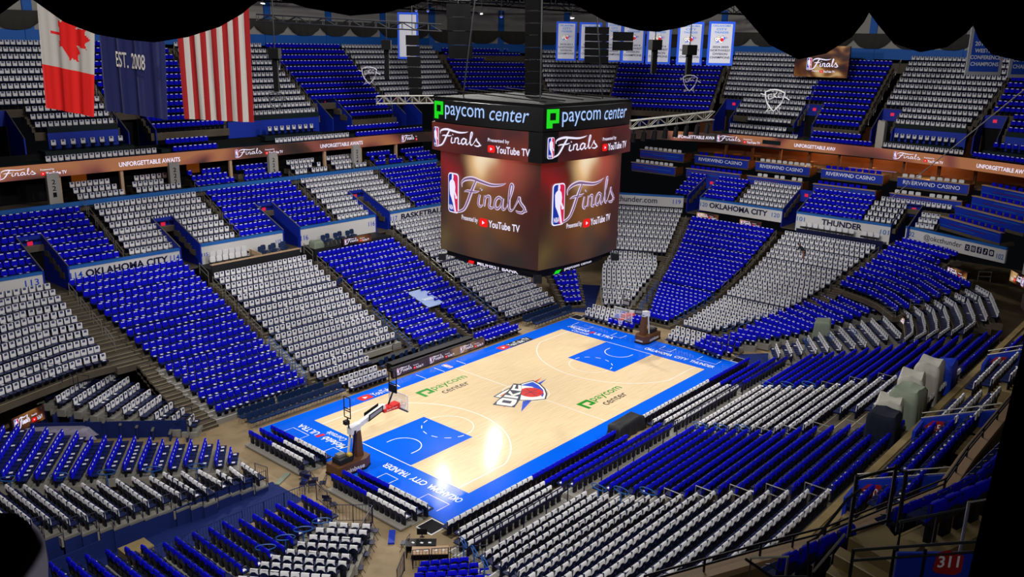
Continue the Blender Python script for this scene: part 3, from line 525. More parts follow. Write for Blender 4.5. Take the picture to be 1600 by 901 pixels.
DF = [('far upper deck front row, left end', 'w', (-18.0, 39.0), (-8.5, 39.0), 15.75, .53), ('far upper deck front ledge, left end', 'w', (-16.6, 41.1), (-10.6, 41.1), 16.85, .82),
      ('far upper deck front rows behind flags', 'b', (-6.6, 39.9), (-2.6, 39.9), 16.4, .53), ('far upper deck front rows behind flags', 'b', (-6.4, 39.0), (-2.2, 39.0), 15.75, .53),
      ('far upper deck front row, second white', 'w', (5.0, 39.0), (14.3, 39.0), 15.75, .53), ('far upper deck front ledge, second white', 'w', (5.6, 41.1), (11, 41.1), 16.75, .82),
      ('far upper deck front rows left of scoreboard', 'b', (15.2, 39.9), (22.6, 39.9), 16.4, .53), ('far upper deck front rows left of scoreboard', 'b', (15.8, 39.0), (25.6, 39.0), 15.75, .53),
      ('end upper deck front rows, white', 'w', (56.3, 10.9), (56.3, 5.6), 17.4, .53), ('end upper deck front rows, white', 'w', (55.2, 12.7), (55.2, 5.6), 16.5, .53), ('end upper deck front rows, white', 'w', (54.6, 12.5), (54.6, 3.8), 15.8, .53),
      ('end upper deck front rows, blue', 'b', (55.5, 1.9), (55.5, -3.4), 16.4, .53), ('end upper deck front rows, blue', 'b', (54.7, 1.8), (54.7, -5.0), 15.75, .53),
      ('end upper deck front ledge, right', 'w', (56.4, -7.3), (56.0, -13.4), 16.75, .68), ('end upper deck front row, right', 'w', (54.9, -6.7), (53.9, -15.0), 15.75, .53),
      ('end upper deck front row, far right', 'b', (53.3, -16.5), (51.0, -22.3), 15.75, .53), ('end upper deck front ledge, far right', 'b', (54.8, -18.0), (53.5, -22.6), 16.75, .7)]
for nm, col, a, b, z, sp in DF: stand(nm, col, [[(a[0], a[1], z), (b[0], b[1], z)]], sp=sp, mtread='darkgreen', mnose='darkgreen', sub=False, back=.9, front=.6, ext=1.0)
# near upper deck in front of the camera, and the three-row boxes under it
stand('near upper deck front row, lower piece', 'b', [[(-34.7, -35.08, 17.2), (-33.1, -35.5, 17.2)]], sub=False, mtread='tan', mnose='tan', drop=2)
stand('near upper deck front rows', 'b', [[(-29.6, -35.52, 16.2), (-28.18, -36.01, 16.2), (-26.49, -36.41, 16.2), (-23, -36.6, 16.2)]], sub=False, mtread='tan', mnose='tan')
stand('near upper deck second row', 'b', [[(-31.4, -36.64, 17.5), (-28.5, -37.5, 17.5)]], sub=False, mtread='tan', mnose='tan')
for i, (y, z) in enumerate(((-30.45, 8.75), (-31.3, 9.3), (-32.2, 9.9))):
    for nm, col, x0, x1 in (('right three-row boxes, blue bay by number 310', 'b', -15.5-i*.3, -9.8), ('right three-row boxes, white bay by number 305', 'w', -5.0-i*.6, -.9-i*.5), ('right three-row boxes, blue bay by number 305', 'b', -9.9-i*.2, -5.9-i*.5),
                            ('right three-row boxes, white bay by number 304', 'w', 1.6-i*.4, 6.6), ('right three-row boxes, blue bay by number 304', 'b', 7.4, 12)):
        stand(nm, col, [[(x0, y, z), (x1, y, z)]], ext=.5, sub=False, mtread='tan', mnose='tan', back=.45, front=.5, drop=.9)
# loge rows behind the far upper part (dim, under the ribbon board)
for x0, col in ((-34, 'b'), (-16.4, 'w'), (-5.2, 'b'), (6.2, 'w'), (17.2, 'b')):
    for i in range(3):
        for (a, b) in ((0, 3.7), (5.3, 9.2)): stand('far-side loge rows under the ribbon board', col, [[(x0+a+.1*i, 37.4+.9*i, 12.5+.4*i), (x0+b-.2*i, 37.4+.9*i, 12.5+.4*i)]], sub=False, skip=.08, ext=.3)
stand('near upper deck seats beside the number panel', 'w', [[(-39.1, -37.9, 20.12), (-38.6, -38.45, 20.16)]], sub=False, mtread='tan', mnose='tan', ext=.3)

# ------------------------------------------------------------------ seats and the shirts draped over them
def seat_lod():
    mb = MB()
    mb.box((-.02, 0, .66), (.07, .46, .46), 'seat'); mb.box((.25, 0, .42), (.42, .44, .08), 'seat'); mb.box((.05, 0, .2), (.1, .3, .4), 'seatframe'); return mb
def shirt(col, fine):
    mb = MB(); n = 8 if fine else 2; cm = 'white' if col == 'w' else 'blue'; pm = 'wprint' if col == 'w' else 'bprint'
    hw = .2 if col == 'w' else .225
    ys = [-hw+2*hw*i/n for i in range(n+1)]
    fb = .47 if col == 'w' else .42
    fz = [(fb+(.025*math.sin(i*1.9+1.3) if fine else 0)) for i in range(n+1)]
    bz = [(.67+(.12*math.sin(PI*i/n)+.012*math.sin(i*2.3) if fine else (.06 if i == 1 else 0))) for i in range(n+1)]
    if fine: prof = [(lambda i: (.062+.012*math.sin(i*1.7), fz[i])), (lambda i: (.056, .66)), (lambda i: (.04, .885)), (lambda i: (.0, .925+.006*math.sin(i*2.0))), (lambda i: (-.055, .9)), (lambda i: (-.078, .82)), (lambda i: (-.09-.012*math.sin(i*2.1), bz[i]))]
    else: prof = [(lambda i: (.062, fb)), (lambda i: (.04, .9)), (lambda i: (-.06, .905)), (lambda i: (-.085, bz[i]))]
    L = len(prof)-1
    vs = [(f(i)[0], ys[i]*(1.06 if j == L else (.93 if (j in (3, 4) and fine) else 1)), f(i)[1]) for j, f in enumerate(prof) for i in range(n+1)]
    W = n+1; fs = [(j*W+i, j*W+i+1, (j+1)*W+i+1, (j+1)*W+i) for j in range(len(prof)-1) for i in range(n)]
    mb.mesh(vs, fs, cm)
    for s in (0, n): mb.mesh([vs[j*W+s] for j in range(len(prof))], [tuple(range(len(prof)))], cm)      # closed ends so the drape has depth
    if col == 'w': mb.face([(.066, -.105, .72), (.066, .105, .72), (.054, .105, .895), (.054, -.105, .895)], pm)
    else: mb.face([(.066, -.125, .83), (.066, .125, .83), (.056, .125, .9), (.056, -.125, .9)], pm)
    return mb
def paper_mb():
    mb = MB(); mb.obox((.14, -.12, .462), (.2, .02, 0), (-.02, .19, 0), (0, 0, .004), 'paper'); return mb
def scatter(mb, name, inst, kind='stuff'):
    """one mesh holding many low-detail copies: inst = array of x, y, z, angle"""
    V = np.array(mb.v); nv = len(V); A = np.array(inst); N = len(A); ca, sa = np.cos(A[:, 3])[:, None], np.sin(A[:, 3])[:, None]
    X = A[:, 0:1]+ca*V[:, 0]-sa*V[:, 1]; Y = A[:, 1:2]+sa*V[:, 0]+ca*V[:, 1]; Z = A[:, 2:3]+V[None, :, 2]
    co = np.stack([X, Y, Z], 2).reshape(-1)
    me = bpy.data.meshes.new(name); ln = np.array([len(f) for f in mb.f]); flatf = np.concatenate([np.array(f) for f in mb.f])
    me.vertices.add(N*nv); me.vertices.foreach_set('co', co.astype(np.float32))
    loops = (flatf[None, :]+(np.arange(N)*nv)[:, None]).reshape(-1); tot = np.tile(ln, N); start = np.concatenate([[0], np.cumsum(tot)[:-1]])
    me.loops.add(len(loops)); me.loops.foreach_set('vertex_index', loops.astype(np.int32))
    me.polygons.add(len(tot)); me.polygons.foreach_set('loop_start', start.astype(np.int32))
    try: me.polygons.foreach_set('loop_total', tot.astype(np.int32))
    except Exception: pass
    for m in mb.mats: me.materials.append(m)
    me.polygons.foreach_set('material_index', np.tile(np.array(mb.m), N).astype(np.int32)); me.update(calc_edges=True); me.validate()
    o = bpy.data.objects.new(name, me); C.objects.link(o); return o
def in_view(p):
    v = Vector(p)-CAM; z = v.dot(d_)
    if z < .5: return None
    u, w2 = 800+FPX*v.dot(R_)/z, 450.5-FPX*v.dot(U_)/z
    return z if (8 < u < 1592 and 8 < w2 < 893) else None
# drop seats that stand in the way of other things
def keep(s):
    x, y = s[0], s[1]
    if s[5].startswith('near-side') and 'mid court' in s[5] and -3.6 < x < 2 and False: return False
    if s[5].startswith('near-side white block right') and s[6] >= 12 and x < .6: return False
    return True
SEATS = [s for s in SEATS if keep(s)]
order = []
for i, s in enumerate(SEATS):
    z = in_view((s[0], s[1], s[2]+.8))
    if z and not s[5].startswith('near upper deck second'): order.append((z, i))
order.sort()
near_seats = [i for _, i in order][:300]
near_w = [i for _, i in order if SEATS[i][4] == 'w'][:300]; near_b = [i for _, i in order if SEATS[i][4] == 'b'][:300]
def where(s, n0=True):
    k, n = s[7], s[8]
    return k, n
# detailed seat with its parts
root = thing('arena_seat', 'navy arena seat', 'seat')
mb = MB(); vs = []
for j in range(5):
    for i in range(7):
        y = -.235+.47*i/6; z = .44+.46*j/4; c = .03*(1-(y/.235)**2)
        vs.append((.045-.04*j/4-c*.5, y*(1-.06*(j == 4)), z))
fs = [(j*7+i, j*7+i+1, (j+1)*7+i+1, (j+1)*7+i) for j in range(4) for i in range(6)]
back = [(v[0]-.045, v[1], v[2]) for v in vs]
edge = [0, 1, 2, 3, 4, 5, 6, 13, 20, 27, 34, 33, 32, 31, 30, 29, 28, 21, 14, 7]
mb.mesh(vs+back, fs+[tuple(35+q for q in f)[::-1] for f in fs]+[(edge[i], edge[(i+1) % 20], 35+edge[(i+1) % 20], 35+edge[i]) for i in range(20)], 'seat')
mb.build('backrest', root, True)
mb = MB(); prof = [(.0, .45), (.12, .425), (.3, .43), (.42, .45), (.445, .43), (.43, .4), (.3, .375), (.05, .39)]
mb.prism([(a, -.22, b) for a, b in prof], (0, .44, 0), 'seat'); mb.build('seat_pan', root)
for sy in (-1, 1):
    mb = MB(); mb.tube([(.02, sy*.255, .02), (.0, sy*.255, .4), (-.02, sy*.255, .64), (.2, sy*.255, .66), (.28, sy*.255, .62)], .02, 'seatframe', 5); mb.build('armrest', root)
mb = MB(); mb.obox((-.02, -.24, 0), (.12, 0, 0), (0, .48, 0), (0, 0, .05), 'seatframe'); mb.obox((.0, -.2, .05), (.07, 0, 0), (0, .4, 0), (0, 0, .33), 'seatframe'); mb.build('pedestal', root)
def lab(pre, s):
    return '%s, seat %s from row start, %s row of %s' % (pre, '', ORD[s[6]], s[5])
kindw = {'w': 'white', 'b': 'blue'}
first = True
for i in near_seats:
    s = SEATS[i]; L = 'navy seat with %s shirt, %s in %s row, %s' % (kindw[s[4]], ordinal(s[7]), ordinal(s[6]), s[5].replace('white ', '').replace('blue ', '').replace(', half', ' half'))
    if first: r = root; r.location = (s[0], s[1], s[2]); r.rotation_euler = (0, 0, s[3]); r['label'] = L; r['group'] = 'arena seats'; first = False
    else: dup(root, (s[0], s[1], s[2]), s[3], L, 'arena seats')
rest = set(range(len(SEATS)))-set(near_seats)
A4 = lambda ids: [SEATS[i][:4] for i in ids]
o = scatter(seat_lod(), 'arena_seat_rows', A4(sorted(rest))); tag(o, 'all the farther rows of navy arena seats around the bowl', 'seats', kind='stuff')
def jit(i): random.seed(i*7+1); return (random.uniform(-.012, .012), random.uniform(-.012, .012), random.uniform(-.03, .03))
for col, ids, word in (('w', near_w, 'white'), ('b', near_b, 'blue')):
    base = shirt(col, True).build(word+'_shirt', None, True); base['category'] = word+' shirt'; base['group'] = word+' shirts on the seats'
    for n, i in enumerate(ids):
        s = SEATS[i]; o = base if n == 0 else base.copy()
        if n: C.objects.link(o)
        j = jit(i); o.location = (s[0]+j[0], s[1]+j[1], s[2]); o.rotation_euler = (0, 0, s[3]+j[2])
        o['label'] = '%s shirt over %s seat of %s row, %s' % (word, ordinal(s[7]), ordinal(s[6]), s[5].replace(word+' ', ''))
    ids2 = [i for i in range(len(SEATS)) if SEATS[i][4] == col and i not in set(ids)]
    inst = []
    for i in ids2: j = jit(i); s = SEATS[i]; inst.append((s[0]+j[0], s[1]+j[1], s[2], s[3]+j[2]))
    o = scatter(shirt(col, False), word+'_shirt_rows', inst); tag(o, 'all the farther %s shirts draped over arena seats' % word, 'shirts', kind='stuff')
random.seed(21)
pp = {'b': .5, 'w': .16}
pap = [i for i, s in enumerate(SEATS) if random.random() < pp[s[4]] and s[2] < 13]
pn = [i for _, i in order if i in set(pap)][:300]
base = paper_mb().build('rally_card')
for n, i in enumerate(pn):
    s = SEATS[i]; o = base if n == 0 else base.copy()
    if n: C.objects.link(o)
    o.location = (s[0], s[1], s[2]); o.rotation_euler = (0, 0, s[3])
    tag(o, 'white card on %s seat, %s row, %s' % (ordinal(s[7]), ordinal(s[6]), s[5].replace('nearest the camera', 'by camera').replace(' on telescopic stand', '')), 'card', 'white cards on the seats')
o = scatter(paper_mb(), 'rally_card_rows', A4([i for i in pap if i not in set(pn)])); tag(o, 'all the farther white cards lying on seats', 'cards', kind='stuff')

# ------------------------------------------------------------------ walls of the bowl, number signs, vomitories
def vomit(kind_label, o, out, wd, ln, z0, ztop0, ztop1, num=None, zdoor=2.3, door='dark', cat='entrance'):
    """tunnel mouth cut into a stand: two raked side walls, a header with a red number plate, a dark doorway"""
    o, out = Vector(o), Vector(out).normalized(); r = Vector((out.y, -out.x, 0))
    t = thing('vomitory', kind_label, cat)
    for s in (-1, 1):
        mb = MB(); a = o+r*(s*wd/2); th = r*(s*.12)
        P = [a+Vector((0, 0, z0)), a+out*ln+Vector((0, 0, z0)), a+out*ln+Vector((0, 0, ztop1)), a+Vector((0, 0, ztop0))]
        mb.prism(P, th, 'wallblue'); mb.tube([a+th*.5+Vector((0, 0, ztop0+.06)), a+th*.5+out*ln+Vector((0, 0, ztop1+.06))], .045, 'steel'); mb.build('side_wall', t)
    mb = MB(); b = o+out*ln; mb.obox(b-r*wd/2+Vector((0, 0, ztop1-1.35)), r*wd, out*.2, (0, 0, 1.35), 'wallblue'); mb.build('header', t)
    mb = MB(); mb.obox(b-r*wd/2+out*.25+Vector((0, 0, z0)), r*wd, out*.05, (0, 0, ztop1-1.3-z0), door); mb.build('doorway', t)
    mb = MB(); mb.obox(b-r*.2-out*.06+Vector((0, 0, ztop1-.75)), r*.4, out*.05, (0, 0, .34), 'exitred'); mb.build('number_sign', t)
    mb = MB(); mb.obox(o-r*wd/2+Vector((0, 0, z0-.1)), r*wd, out*(ln+.25), (0, 0, .1), 'riser'); mb.build('threshold', t)
    return t
for x, w_ in ((-22.4, 'left of the far-left OKLAHOMA CITY wall'), (-11.2, 'right of the far-left OKLAHOMA CITY wall'), (-.8, 'left of the wall behind the press desk'), (10.55, 'left of the BASKETBALL wall')):
    vomit('blue tunnel mouth '+w_, (x, 28.75, 0), (0, 1, 0), 1.75, 4.5, 6.8, 8.75, 10.6)
for x, w_ in ((-20, 'left of the leaf flag'), (-8, 'under the navy flag'), (16, 'right of second white block'), (27.2, 'left of scoreboard top')): vomit('dark doorway with blue walls on far upper deck, '+w_, (x, 41.9, 0), (0, 1, 0), 2.6, 3.4, 15.5, 17.3, 19.5)
for x, y, w_ in ((54.4, 25.2, 'left of blue block under banners'), (56.0, 14.6, 'left of white block'), (55.8, 3.6, 'left of middle blue block'), (56.0, -5.7, 'left of right white block'), (56.0, -16.6, 'left of far right blue block')):
    vomit('dark doorway with blue walls on end upper deck, '+w_, (x, y, 0), (1, 0, 0), 2.2, 3.0, 15.5, 17.3, 19.5, door='wood2' if y > 20 else 'dark')
for a, b in (((-16.4, 42.6), (-10.0, 42.6)), ((1.6, 42.6), (13.2, 42.6)), ((56.6, -6.9), (56.4, -14.6)), ((56.4, -18.4), (54.5, -26))):
    mb = MB(); a = Vector(a+(15.9,)); b = Vector(b+(15.9,)); t = (b-a).normalized(); n = Vector((-t.y, t.x, 0)); n = n if n.dot(a) > 0 else -n
    mb.obox(a, b-a, n*.2, (0, 0, 1.7), 'deckblue'); mb.obox(a-n*.02+Vector((0, 0, 1.7)), b-a, n*.3, (0, 0, .5), 'darkgreen'); struct(mb, 'wall_deck_front')
for y, w_ in ((11.5, 'between okcthunder and OKLAHOMA CITY walls at far end'), (-.65, 'between OKLAHOMA CITY and THUNDER walls at far end'), (-12.5, 'between THUNDER and @okcthunder walls')):
    vomit('blue tunnel mouth '+w_, (44.65, y, 0), (1, 0, 0), 1.6, 4.2, 6.7, 8.7, 10.5)
def sign_wall(label, a, b, zb, zt, texts, pan='fascia', name='lettered_wall', cap=True, capm='capblue', th=.22):
    """low wall along a-b with its lettering; texts = (word, start, width, z, height, material, bold)"""
    a, b = Vector((a[0], a[1], 0)), Vector((b[0], b[1], 0)); t = (b-a).normalized(); n = Vector((t.y, -t.x, 0))
    if n.dot(-(a+b)) < 0: n = -n
    rd = t if t.dot(R_) > 0 else -t; st = a if rd == t else b; ln = (b-a).length
    o = thing(name, label, 'wall sign')
    mb = MB(); mb.obox(st+Vector((0, 0, zb)), rd*ln, -n*th, (0, 0, zt-zb), pan); mb.build('panel', o)
    if cap: mb = MB(); mb.obox(st-rd*.02+n*.04+Vector((0, 0, zt)), rd*(ln+.04), -n*(th+.08), (0, 0, .22), capm); mb.build('cap_rail', o)
    for tx, s0, wd, z, h, m, bo in texts:
        mb = MB(); f = plane_fn(st+n*.015+Vector((0, 0, 0)), rd, (0, 0, 1)); put_text(mb, tx, f, s0, z, wd, h, m, bo); mb.build('lettering', o)
    return o
sign_wall('white wall section ending in number 113 at left edge', (-34, 28.8), (-23.3, 28.8), 7.1, 8.5, [('113', 9.3, 1.0, 7.75, .5, 'royal', .01)])
sign_wall('white wall reading OKLAHOMA CITY between two numbers 114', (-21.5, 28.8), (-12.1, 28.8), 7.1, 8.5, [('114', .12, .95, 7.72, .5, 'royal', .01), ('OKLAHOMA CITY', 1.3, 6.9, 7.65, .62, 'navy', .035), ('114', 8.4, .85, 7.72, .5, 'royal', .01)])
sign_wall('white wall with small number 115 behind white chairs', (-10.3, 28.8), (-1.7, 28.8), 6.4, 8.5, [('115', .12, .6, 7.6, .32, 'royal', .01), ('115', 7.7, .6, 7.6, .32, 'royal', .01)])
sign_wall('white wall with two numbers 116 behind press desk', (.1, 28.8), (9.6, 28.8), 6.3, 8.5, [('116', .12, .85, 7.4, .5, 'royal', .01), ('116', 8.5, .85, 7.6, .5, 'royal', .01)])
sign_wall('white wall reading BASKETBALL beside number 117', (11.5, 28.8), (22, 28.8), 7.1, 8.5, [('117', .12, .95, 7.72, .5, 'royal', .01), ('BASKETBALL', 1.6, 6.4, 7.7, .62, 'navy', .035)])
sign_wall('white wall reading okcthunder.com beside number 119', (38.4, 23.5), (44.2, 12.6), 7.25, 8.45, [('okcthunder.com', 3.0, 6.2, 7.6, .7, 'navy', .012), ('119', 11.1, .95, 7.65, .55, 'royal', .01)])
sign_wall('white wall reading OKLAHOMA CITY between two numbers 120', (44.6, 10.6), (44.6, .2), 7.2, 8.5, [('120', .1, .95, 7.7, .5, 'capblue', .01), ('OKLAHOMA CITY', 1.3, 7.4, 7.65, .66, 'navy', .035), ('120', 9.2, .95, 7.7, .5, 'capblue', .01)])
sign_wall('white wall reading THUNDER between two numbers 101', (44.6, -1.5), (44.6, -11.7), 6.6, 8.5, [('101', .1, .9, 7.7, .5, 'capblue', .01), ('THUNDER', 2.9, 4.4, 7.65, .66, 'navy', .035), ('101', 9.2, .9, 7.6, .5, 'capblue', .01)])
sg = sign_wall('white wall reading @okcthunder with five dark app icons', (45.3, -13.0), (41.6, -23.2), 7.2, 8.5, [('102', .15, .95, 7.75, .5, 'capblue', .01), ('@okcthunder', 2.2, 4.2, 7.6, .7, 'navy', .006), ('102', 10.0, .7, 7.5, .5, 'capblue', .01)])
_a, _b = Vector((45.3, -13.0, 0)), Vector((41.6, -23.2, 0)); _t = (_b-_a).normalized(); _n = Vector((_t.y, -_t.x, 0)); _n = _n if _n.dot(-_a) > 0 else -_n
fI = lambda k: plane_fn(_a+_n*(.015+.006*k), _t, (0, 0, 1))
for q in range(5):
    mb = MB(); x = 6.75+q*.62
    mb.face([fI(0)(*p) for p in rrect(x, 7.6, .5, .62, .08)], 'navy'); c = lambda a, b: (x+a*.5, 7.6+b*.62)
    if q == 0:
        for p in ([(.2, .2), (.32, .2), (.82, .8), (.7, .8)], [(.72, .2), (.84, .2), (.34, .8), (.2, .8)]): mb.face([fI(1)(*c(*k)) for k in p], 'fascia')
    elif q == 1:
        mb.face([fI(1)(*p) for p in rrect(x+.09, 7.72, .32, .38, .08)], 'fascia'); mb.face([fI(2)(*p) for p in rrect(x+.13, 7.76, .24, .3, .06)], 'navy')
        mb.face([fI(3)(x+.25+.07*math.cos(a*PI/6), 7.91+.08*math.sin(a*PI/6)) for a in range(12)], 'fascia')
    elif q == 2:
        for p in ([(.45, .1), (.6, .1), (.6, .7), (.45, .7)], [(.32, .42), (.75, .42), (.75, .54), (.32, .54)], [(.45, .7), (.78, .76), (.78, .88), (.45, .8)]): mb.face([fI(1)(*c(*k)) for k in p], 'fascia')
    elif q == 3:
        for p in ([(.5, .25), (.6, .25), (.6, .85), (.5, .85)], [(.6, .65), (.8, .58), (.8, .7), (.6, .82)], [(.28, .2), (.55, .15), (.58, .38), (.32, .42)]): mb.face([fI(1)(*c(*k)) for k in p], 'fascia')
    else:
        mb.face([fI(1)(*p) for p in rrect(x+.1, 7.74, .3, .34, .1)], 'fascia'); mb.face([fI(2)(*c(*k)) for k in [(.42, .35), (.66, .5), (.42, .65)]], 'navy')
    mb.build('icon', sg)
sign_wall('white wall piece with blue number 103 at right edge', (41.0, -24.9), (36.5, -31.0), 6.6, 8.3, [('103', .1, .9, 7.5, .5, 'capblue', .01)])
# solid backing under and behind the bowl
def wallbox(name, a, b, z0, z1, m, th=.3, front=None):
    a, b = Vector((a[0], a[1], z0)), Vector((b[0], b[1], z0)); t = (b-a).normalized(); n = Vector((-t.y, t.x, 0))
    if n.dot(a+b) < 0: n = -n
    mb = MB(); mb.obox(a, b-a, n*th, (0, 0, z1-z0), m); return struct(mb, name)
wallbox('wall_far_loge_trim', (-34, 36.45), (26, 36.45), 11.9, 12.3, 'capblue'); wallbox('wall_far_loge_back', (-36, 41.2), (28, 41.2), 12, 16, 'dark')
mb = MB(); mb.obox((-36, 36.4, 11.5), (64, 0, 0), (0, 5, 0), (0, 0, .3), 'riser'); mb.obox((-36, 38.2, 15.2), (64, 0, 0), (0, 6, 0), (0, 0, .25), 'darkgreen'); struct(mb, 'slab_far_deck')
for i, x in enumerate((-35, -26.2, -17.6, -12.1, -6.9, -1, 4.4, 10.6, 15.6, 21)):
    mb = MB(); mb.box((x, 38.4, 13.3), (.28, .28, 3.0), 'edge'); struct(mb, 'column_loge')
for x, num in ((-18.3, '221'), (-7.3, '222'), (3.6, '223'), (14.6, '224')):
    t = thing('number_column', 'pale column with vertical number %s under the ribbon board' % num, 'column')
    mb = MB(); mb.box((x, 37.9, 13.1), (1.0, .4, 3.2), 'wallwhite'); mb.build('shaft', t)
    mb = MB()
    for k, c in enumerate(num): put_text(mb, c, plane_fn((x-.15, 37.68, 0), (1, 0, 0), (0, 0, 1)), 0, 13.8-k*.55, .3, .4, 'dark', .01)
    mb.build('lettering', t)
for x in (-15.4, -4.2): tag(MB().obox((x, 41.0, 13.0), (1.3, 0, 0), (0, .15, 0), (0, 0, 1.7), 'amber').build('lit_doorway'), 'amber lit suite doorway %s' % ('behind white loge seats' if x < -10 else 'behind blue loge seats'), 'doorway')
# ribbon board: one continuous LED band round the upper deck edge
ribm = glow_mat('ribbon_glow', 1, .75, RIB, .11)
ribbon = thing('ribbon_board', 'long glowing brown ribbon board along the upper deck edge', 'screen')
PATH = [(-42, 38), (24, 38), (34, 35.2), (43, 29.5), (50, 21.5), (53.2, 14), (54.1, 7), (53.6, -1), (53.0, -8), (51.5, -15.5), (49.2, -22), (44, -30)]
for i in range(len(PATH)-1):
    a, b = Vector(PATH[i]+(14.37,)), Vector(PATH[i+1]+(14.37,)); t = (b-a).normalized(); n = Vector((-t.y, t.x, 0)); n = n if n.dot(a) > 0 else -n
    mb = MB(); mb.obox(a, b-a, n*.25, (0, 0, 1.15), ribm); mb.build('led_panel', ribbon)
def finals_word(mb, fn, x, y, wd, ht, m, m2=None, th=.035):
    """the script word Finals drawn with a brush: swash F, i, n, a, l, s rising to the right"""
    P = lambda L: [(x+a*wd, y+(b+.06*a)*ht) for a, b in L]; T = lambda L: [v*ht*1.3 for v in L]
    S_ = [([(.02, .58), (.02, .72), (.08, .83), (.2, .88), (.34, .82), (.5, .76), (.64, .80), (.70, .86)], [.012, .03, .045, .05, .045, .04, .025, .004]),
          ([(.26, .84), (.22, .66), (.17, .42), (.12, .16), (.06, -.06), (-.03, -.16), (-.1, -.15)], [.03, .045, .05, .05, .04, .03, .005]),
          ([(.06, .46), (.12, .50), (.24, .50), (.31, .54)], [.01, .03, .03, .006]),
          ([(.32, .44), (.305, .3), (.30, .16), (.33, .1), (.37, .16)], [.03, .036, .036, .03, .012]), ([(.335, .58), (.345, .62)], [.035, .035]),
          ([(.40, .44), (.395, .28), (.385, .12)], [.03, .036, .036]), ([(.395, .28), (.43, .42), (.47, .42), (.475, .28), (.465, .14), (.50, .1), (.54, .16)], [.012, .026, .036, .036, .036, .03, .012]),
          ([(.66, .36), (.61, .44), (.56, .34), (.55, .18), (.585, .1), (.63, .2), (.66, .40)], [.03, .034, .036, .036, .034, .028, .02]), ([(.665, .42), (.655, .22), (.67, .1), (.71, .16)], [.03, .036, .032, .012]),
          ([(.71, .16), (.77, .5), (.80, .78), (.775, .84), (.755, .6), (.75, .2), (.775, .1), (.81, .15)], [.014, .022, .03, .034, .036, .036, .032, .012]),
          ([(.81, .15), (.87, .42), (.885, .5), (.90, .36), (.955, .2), (.93, .08), (.87, .08), (.84, .12)], [.014, .024, .034, .036, .036, .034, .026, .012]),
          ([(.96, .12), (.985, .15)], [.03, .03])]
    for L, W in S_: stroke(mb, fn(0), P(L), T(W), m, 4)
    if m2:
        for L, W in S_: stroke(mb, fn(1), P(L), T([v*.5 for v in W]), m2, 4)
def finals_logo(root, fn, x, y, wd, ht, name='lettering', layout='below', m2=None):
    """badge, script word and the presenter line on an LED face; fn(k)(u, v) lifts layer k off the face"""
    mb = MB(); bw = ht*.36
    player_badge(mb, None, x, y+ht*.05, bw, ht*.86, ('ledwhite', 'lednavy', 'ledcrimson'), fn); mb.build('badge', root)
    mb = MB(); sw = wd if layout == 'below' else wd*.56
    finals_word(mb, fn, x+bw*1.15, y+ht*.22, sw-bw*1.15, ht*.72, 'ledlilac' if m2 else 'ledwhite', m2); mb.build(name, root)
    mb = MB()
    def red_play(px, py, w2, h2):
        mb.face([fn(0)(*p) for p in rrect(px, py, w2, h2, h2*.25)], 'ledred'); mb.face([fn(1)(px+w2*.38, py+h2*.28), fn(1)(px+w2*.68, py+h2*.5), fn(1)(px+w2*.38, py+h2*.72)], 'ledwhite')
    if layout == 'below':
        h2 = ht*.15; py = y-ht*.1
        put_text(mb, 'Presented by', fn(0), x+bw*1.25, py+h2*.1, wd*.22, h2*.9, 'ledwhite', .012); red_play(x+bw*1.25+wd*.24, py-h2*.1, h2*1.6, h2*1.2)
        put_text(mb, 'YouTube TV', fn(0), x+bw*1.25+wd*.24+h2*1.75, py, wd*.36, h2, 'ledwhite', .02)
    else:
        xx = x+wd*.62; h2 = ht*.3
        put_text(mb, 'Presented by', fn(0), xx, y+ht*.52, wd*.2, h2*.62, 'ledwhite', .012); red_play(xx, y+ht*.12, h2*1.3, h2)
        put_text(mb, 'YouTube TV', fn(0), xx+h2*1.45, y+ht*.12, wd*.38-h2*1.45, h2, 'ledwhite', .02)
    mb.build(name, root)
def rib_fn(i, off):
    a, b = Vector(PATH[i]+(14.37,)), Vector(PATH[i+1]+(14.37,)); t = (b-a).normalized(); n = Vector((t.y, -t.x, 0)); n = n if n.dot(-a) > 0 else -n
    return lambda k: plane_fn(a+n*(.012+.006*k)+t*off, t, (0, 0, 1))
for i, off, kind in ((0, 19.4, 'L'), (0, 29.6, 'T'), (0, 41.4, 'L'), (0, 51.8, 'T'), (0, 63.6, 'S'), (4, 3.0, 'T'), (5, .4, 'L'), (6, 3.4, 'T'), (8, .4, 'L'), (9, 2.0, 'T')):
    f = rib_fn(i, off)
    if kind == 'T': mb = MB(); put_text(mb, 'UNFORGETTABLE AWAITS', f(0), 0, .33, 5.9, .42, 'ledwhite', .02); mb.build('lettering', ribbon)
    else: finals_logo(ribbon, f, 0, .1, 5.6 if kind == 'L' else 3.6, .95, layout='right')

# ------------------------------------------------------------------ centre-hung scoreboard
sb = thing('scoreboard', 'big four-sided glowing scoreboard hanging over mid court', 'scoreboard', (0, 0, 0))

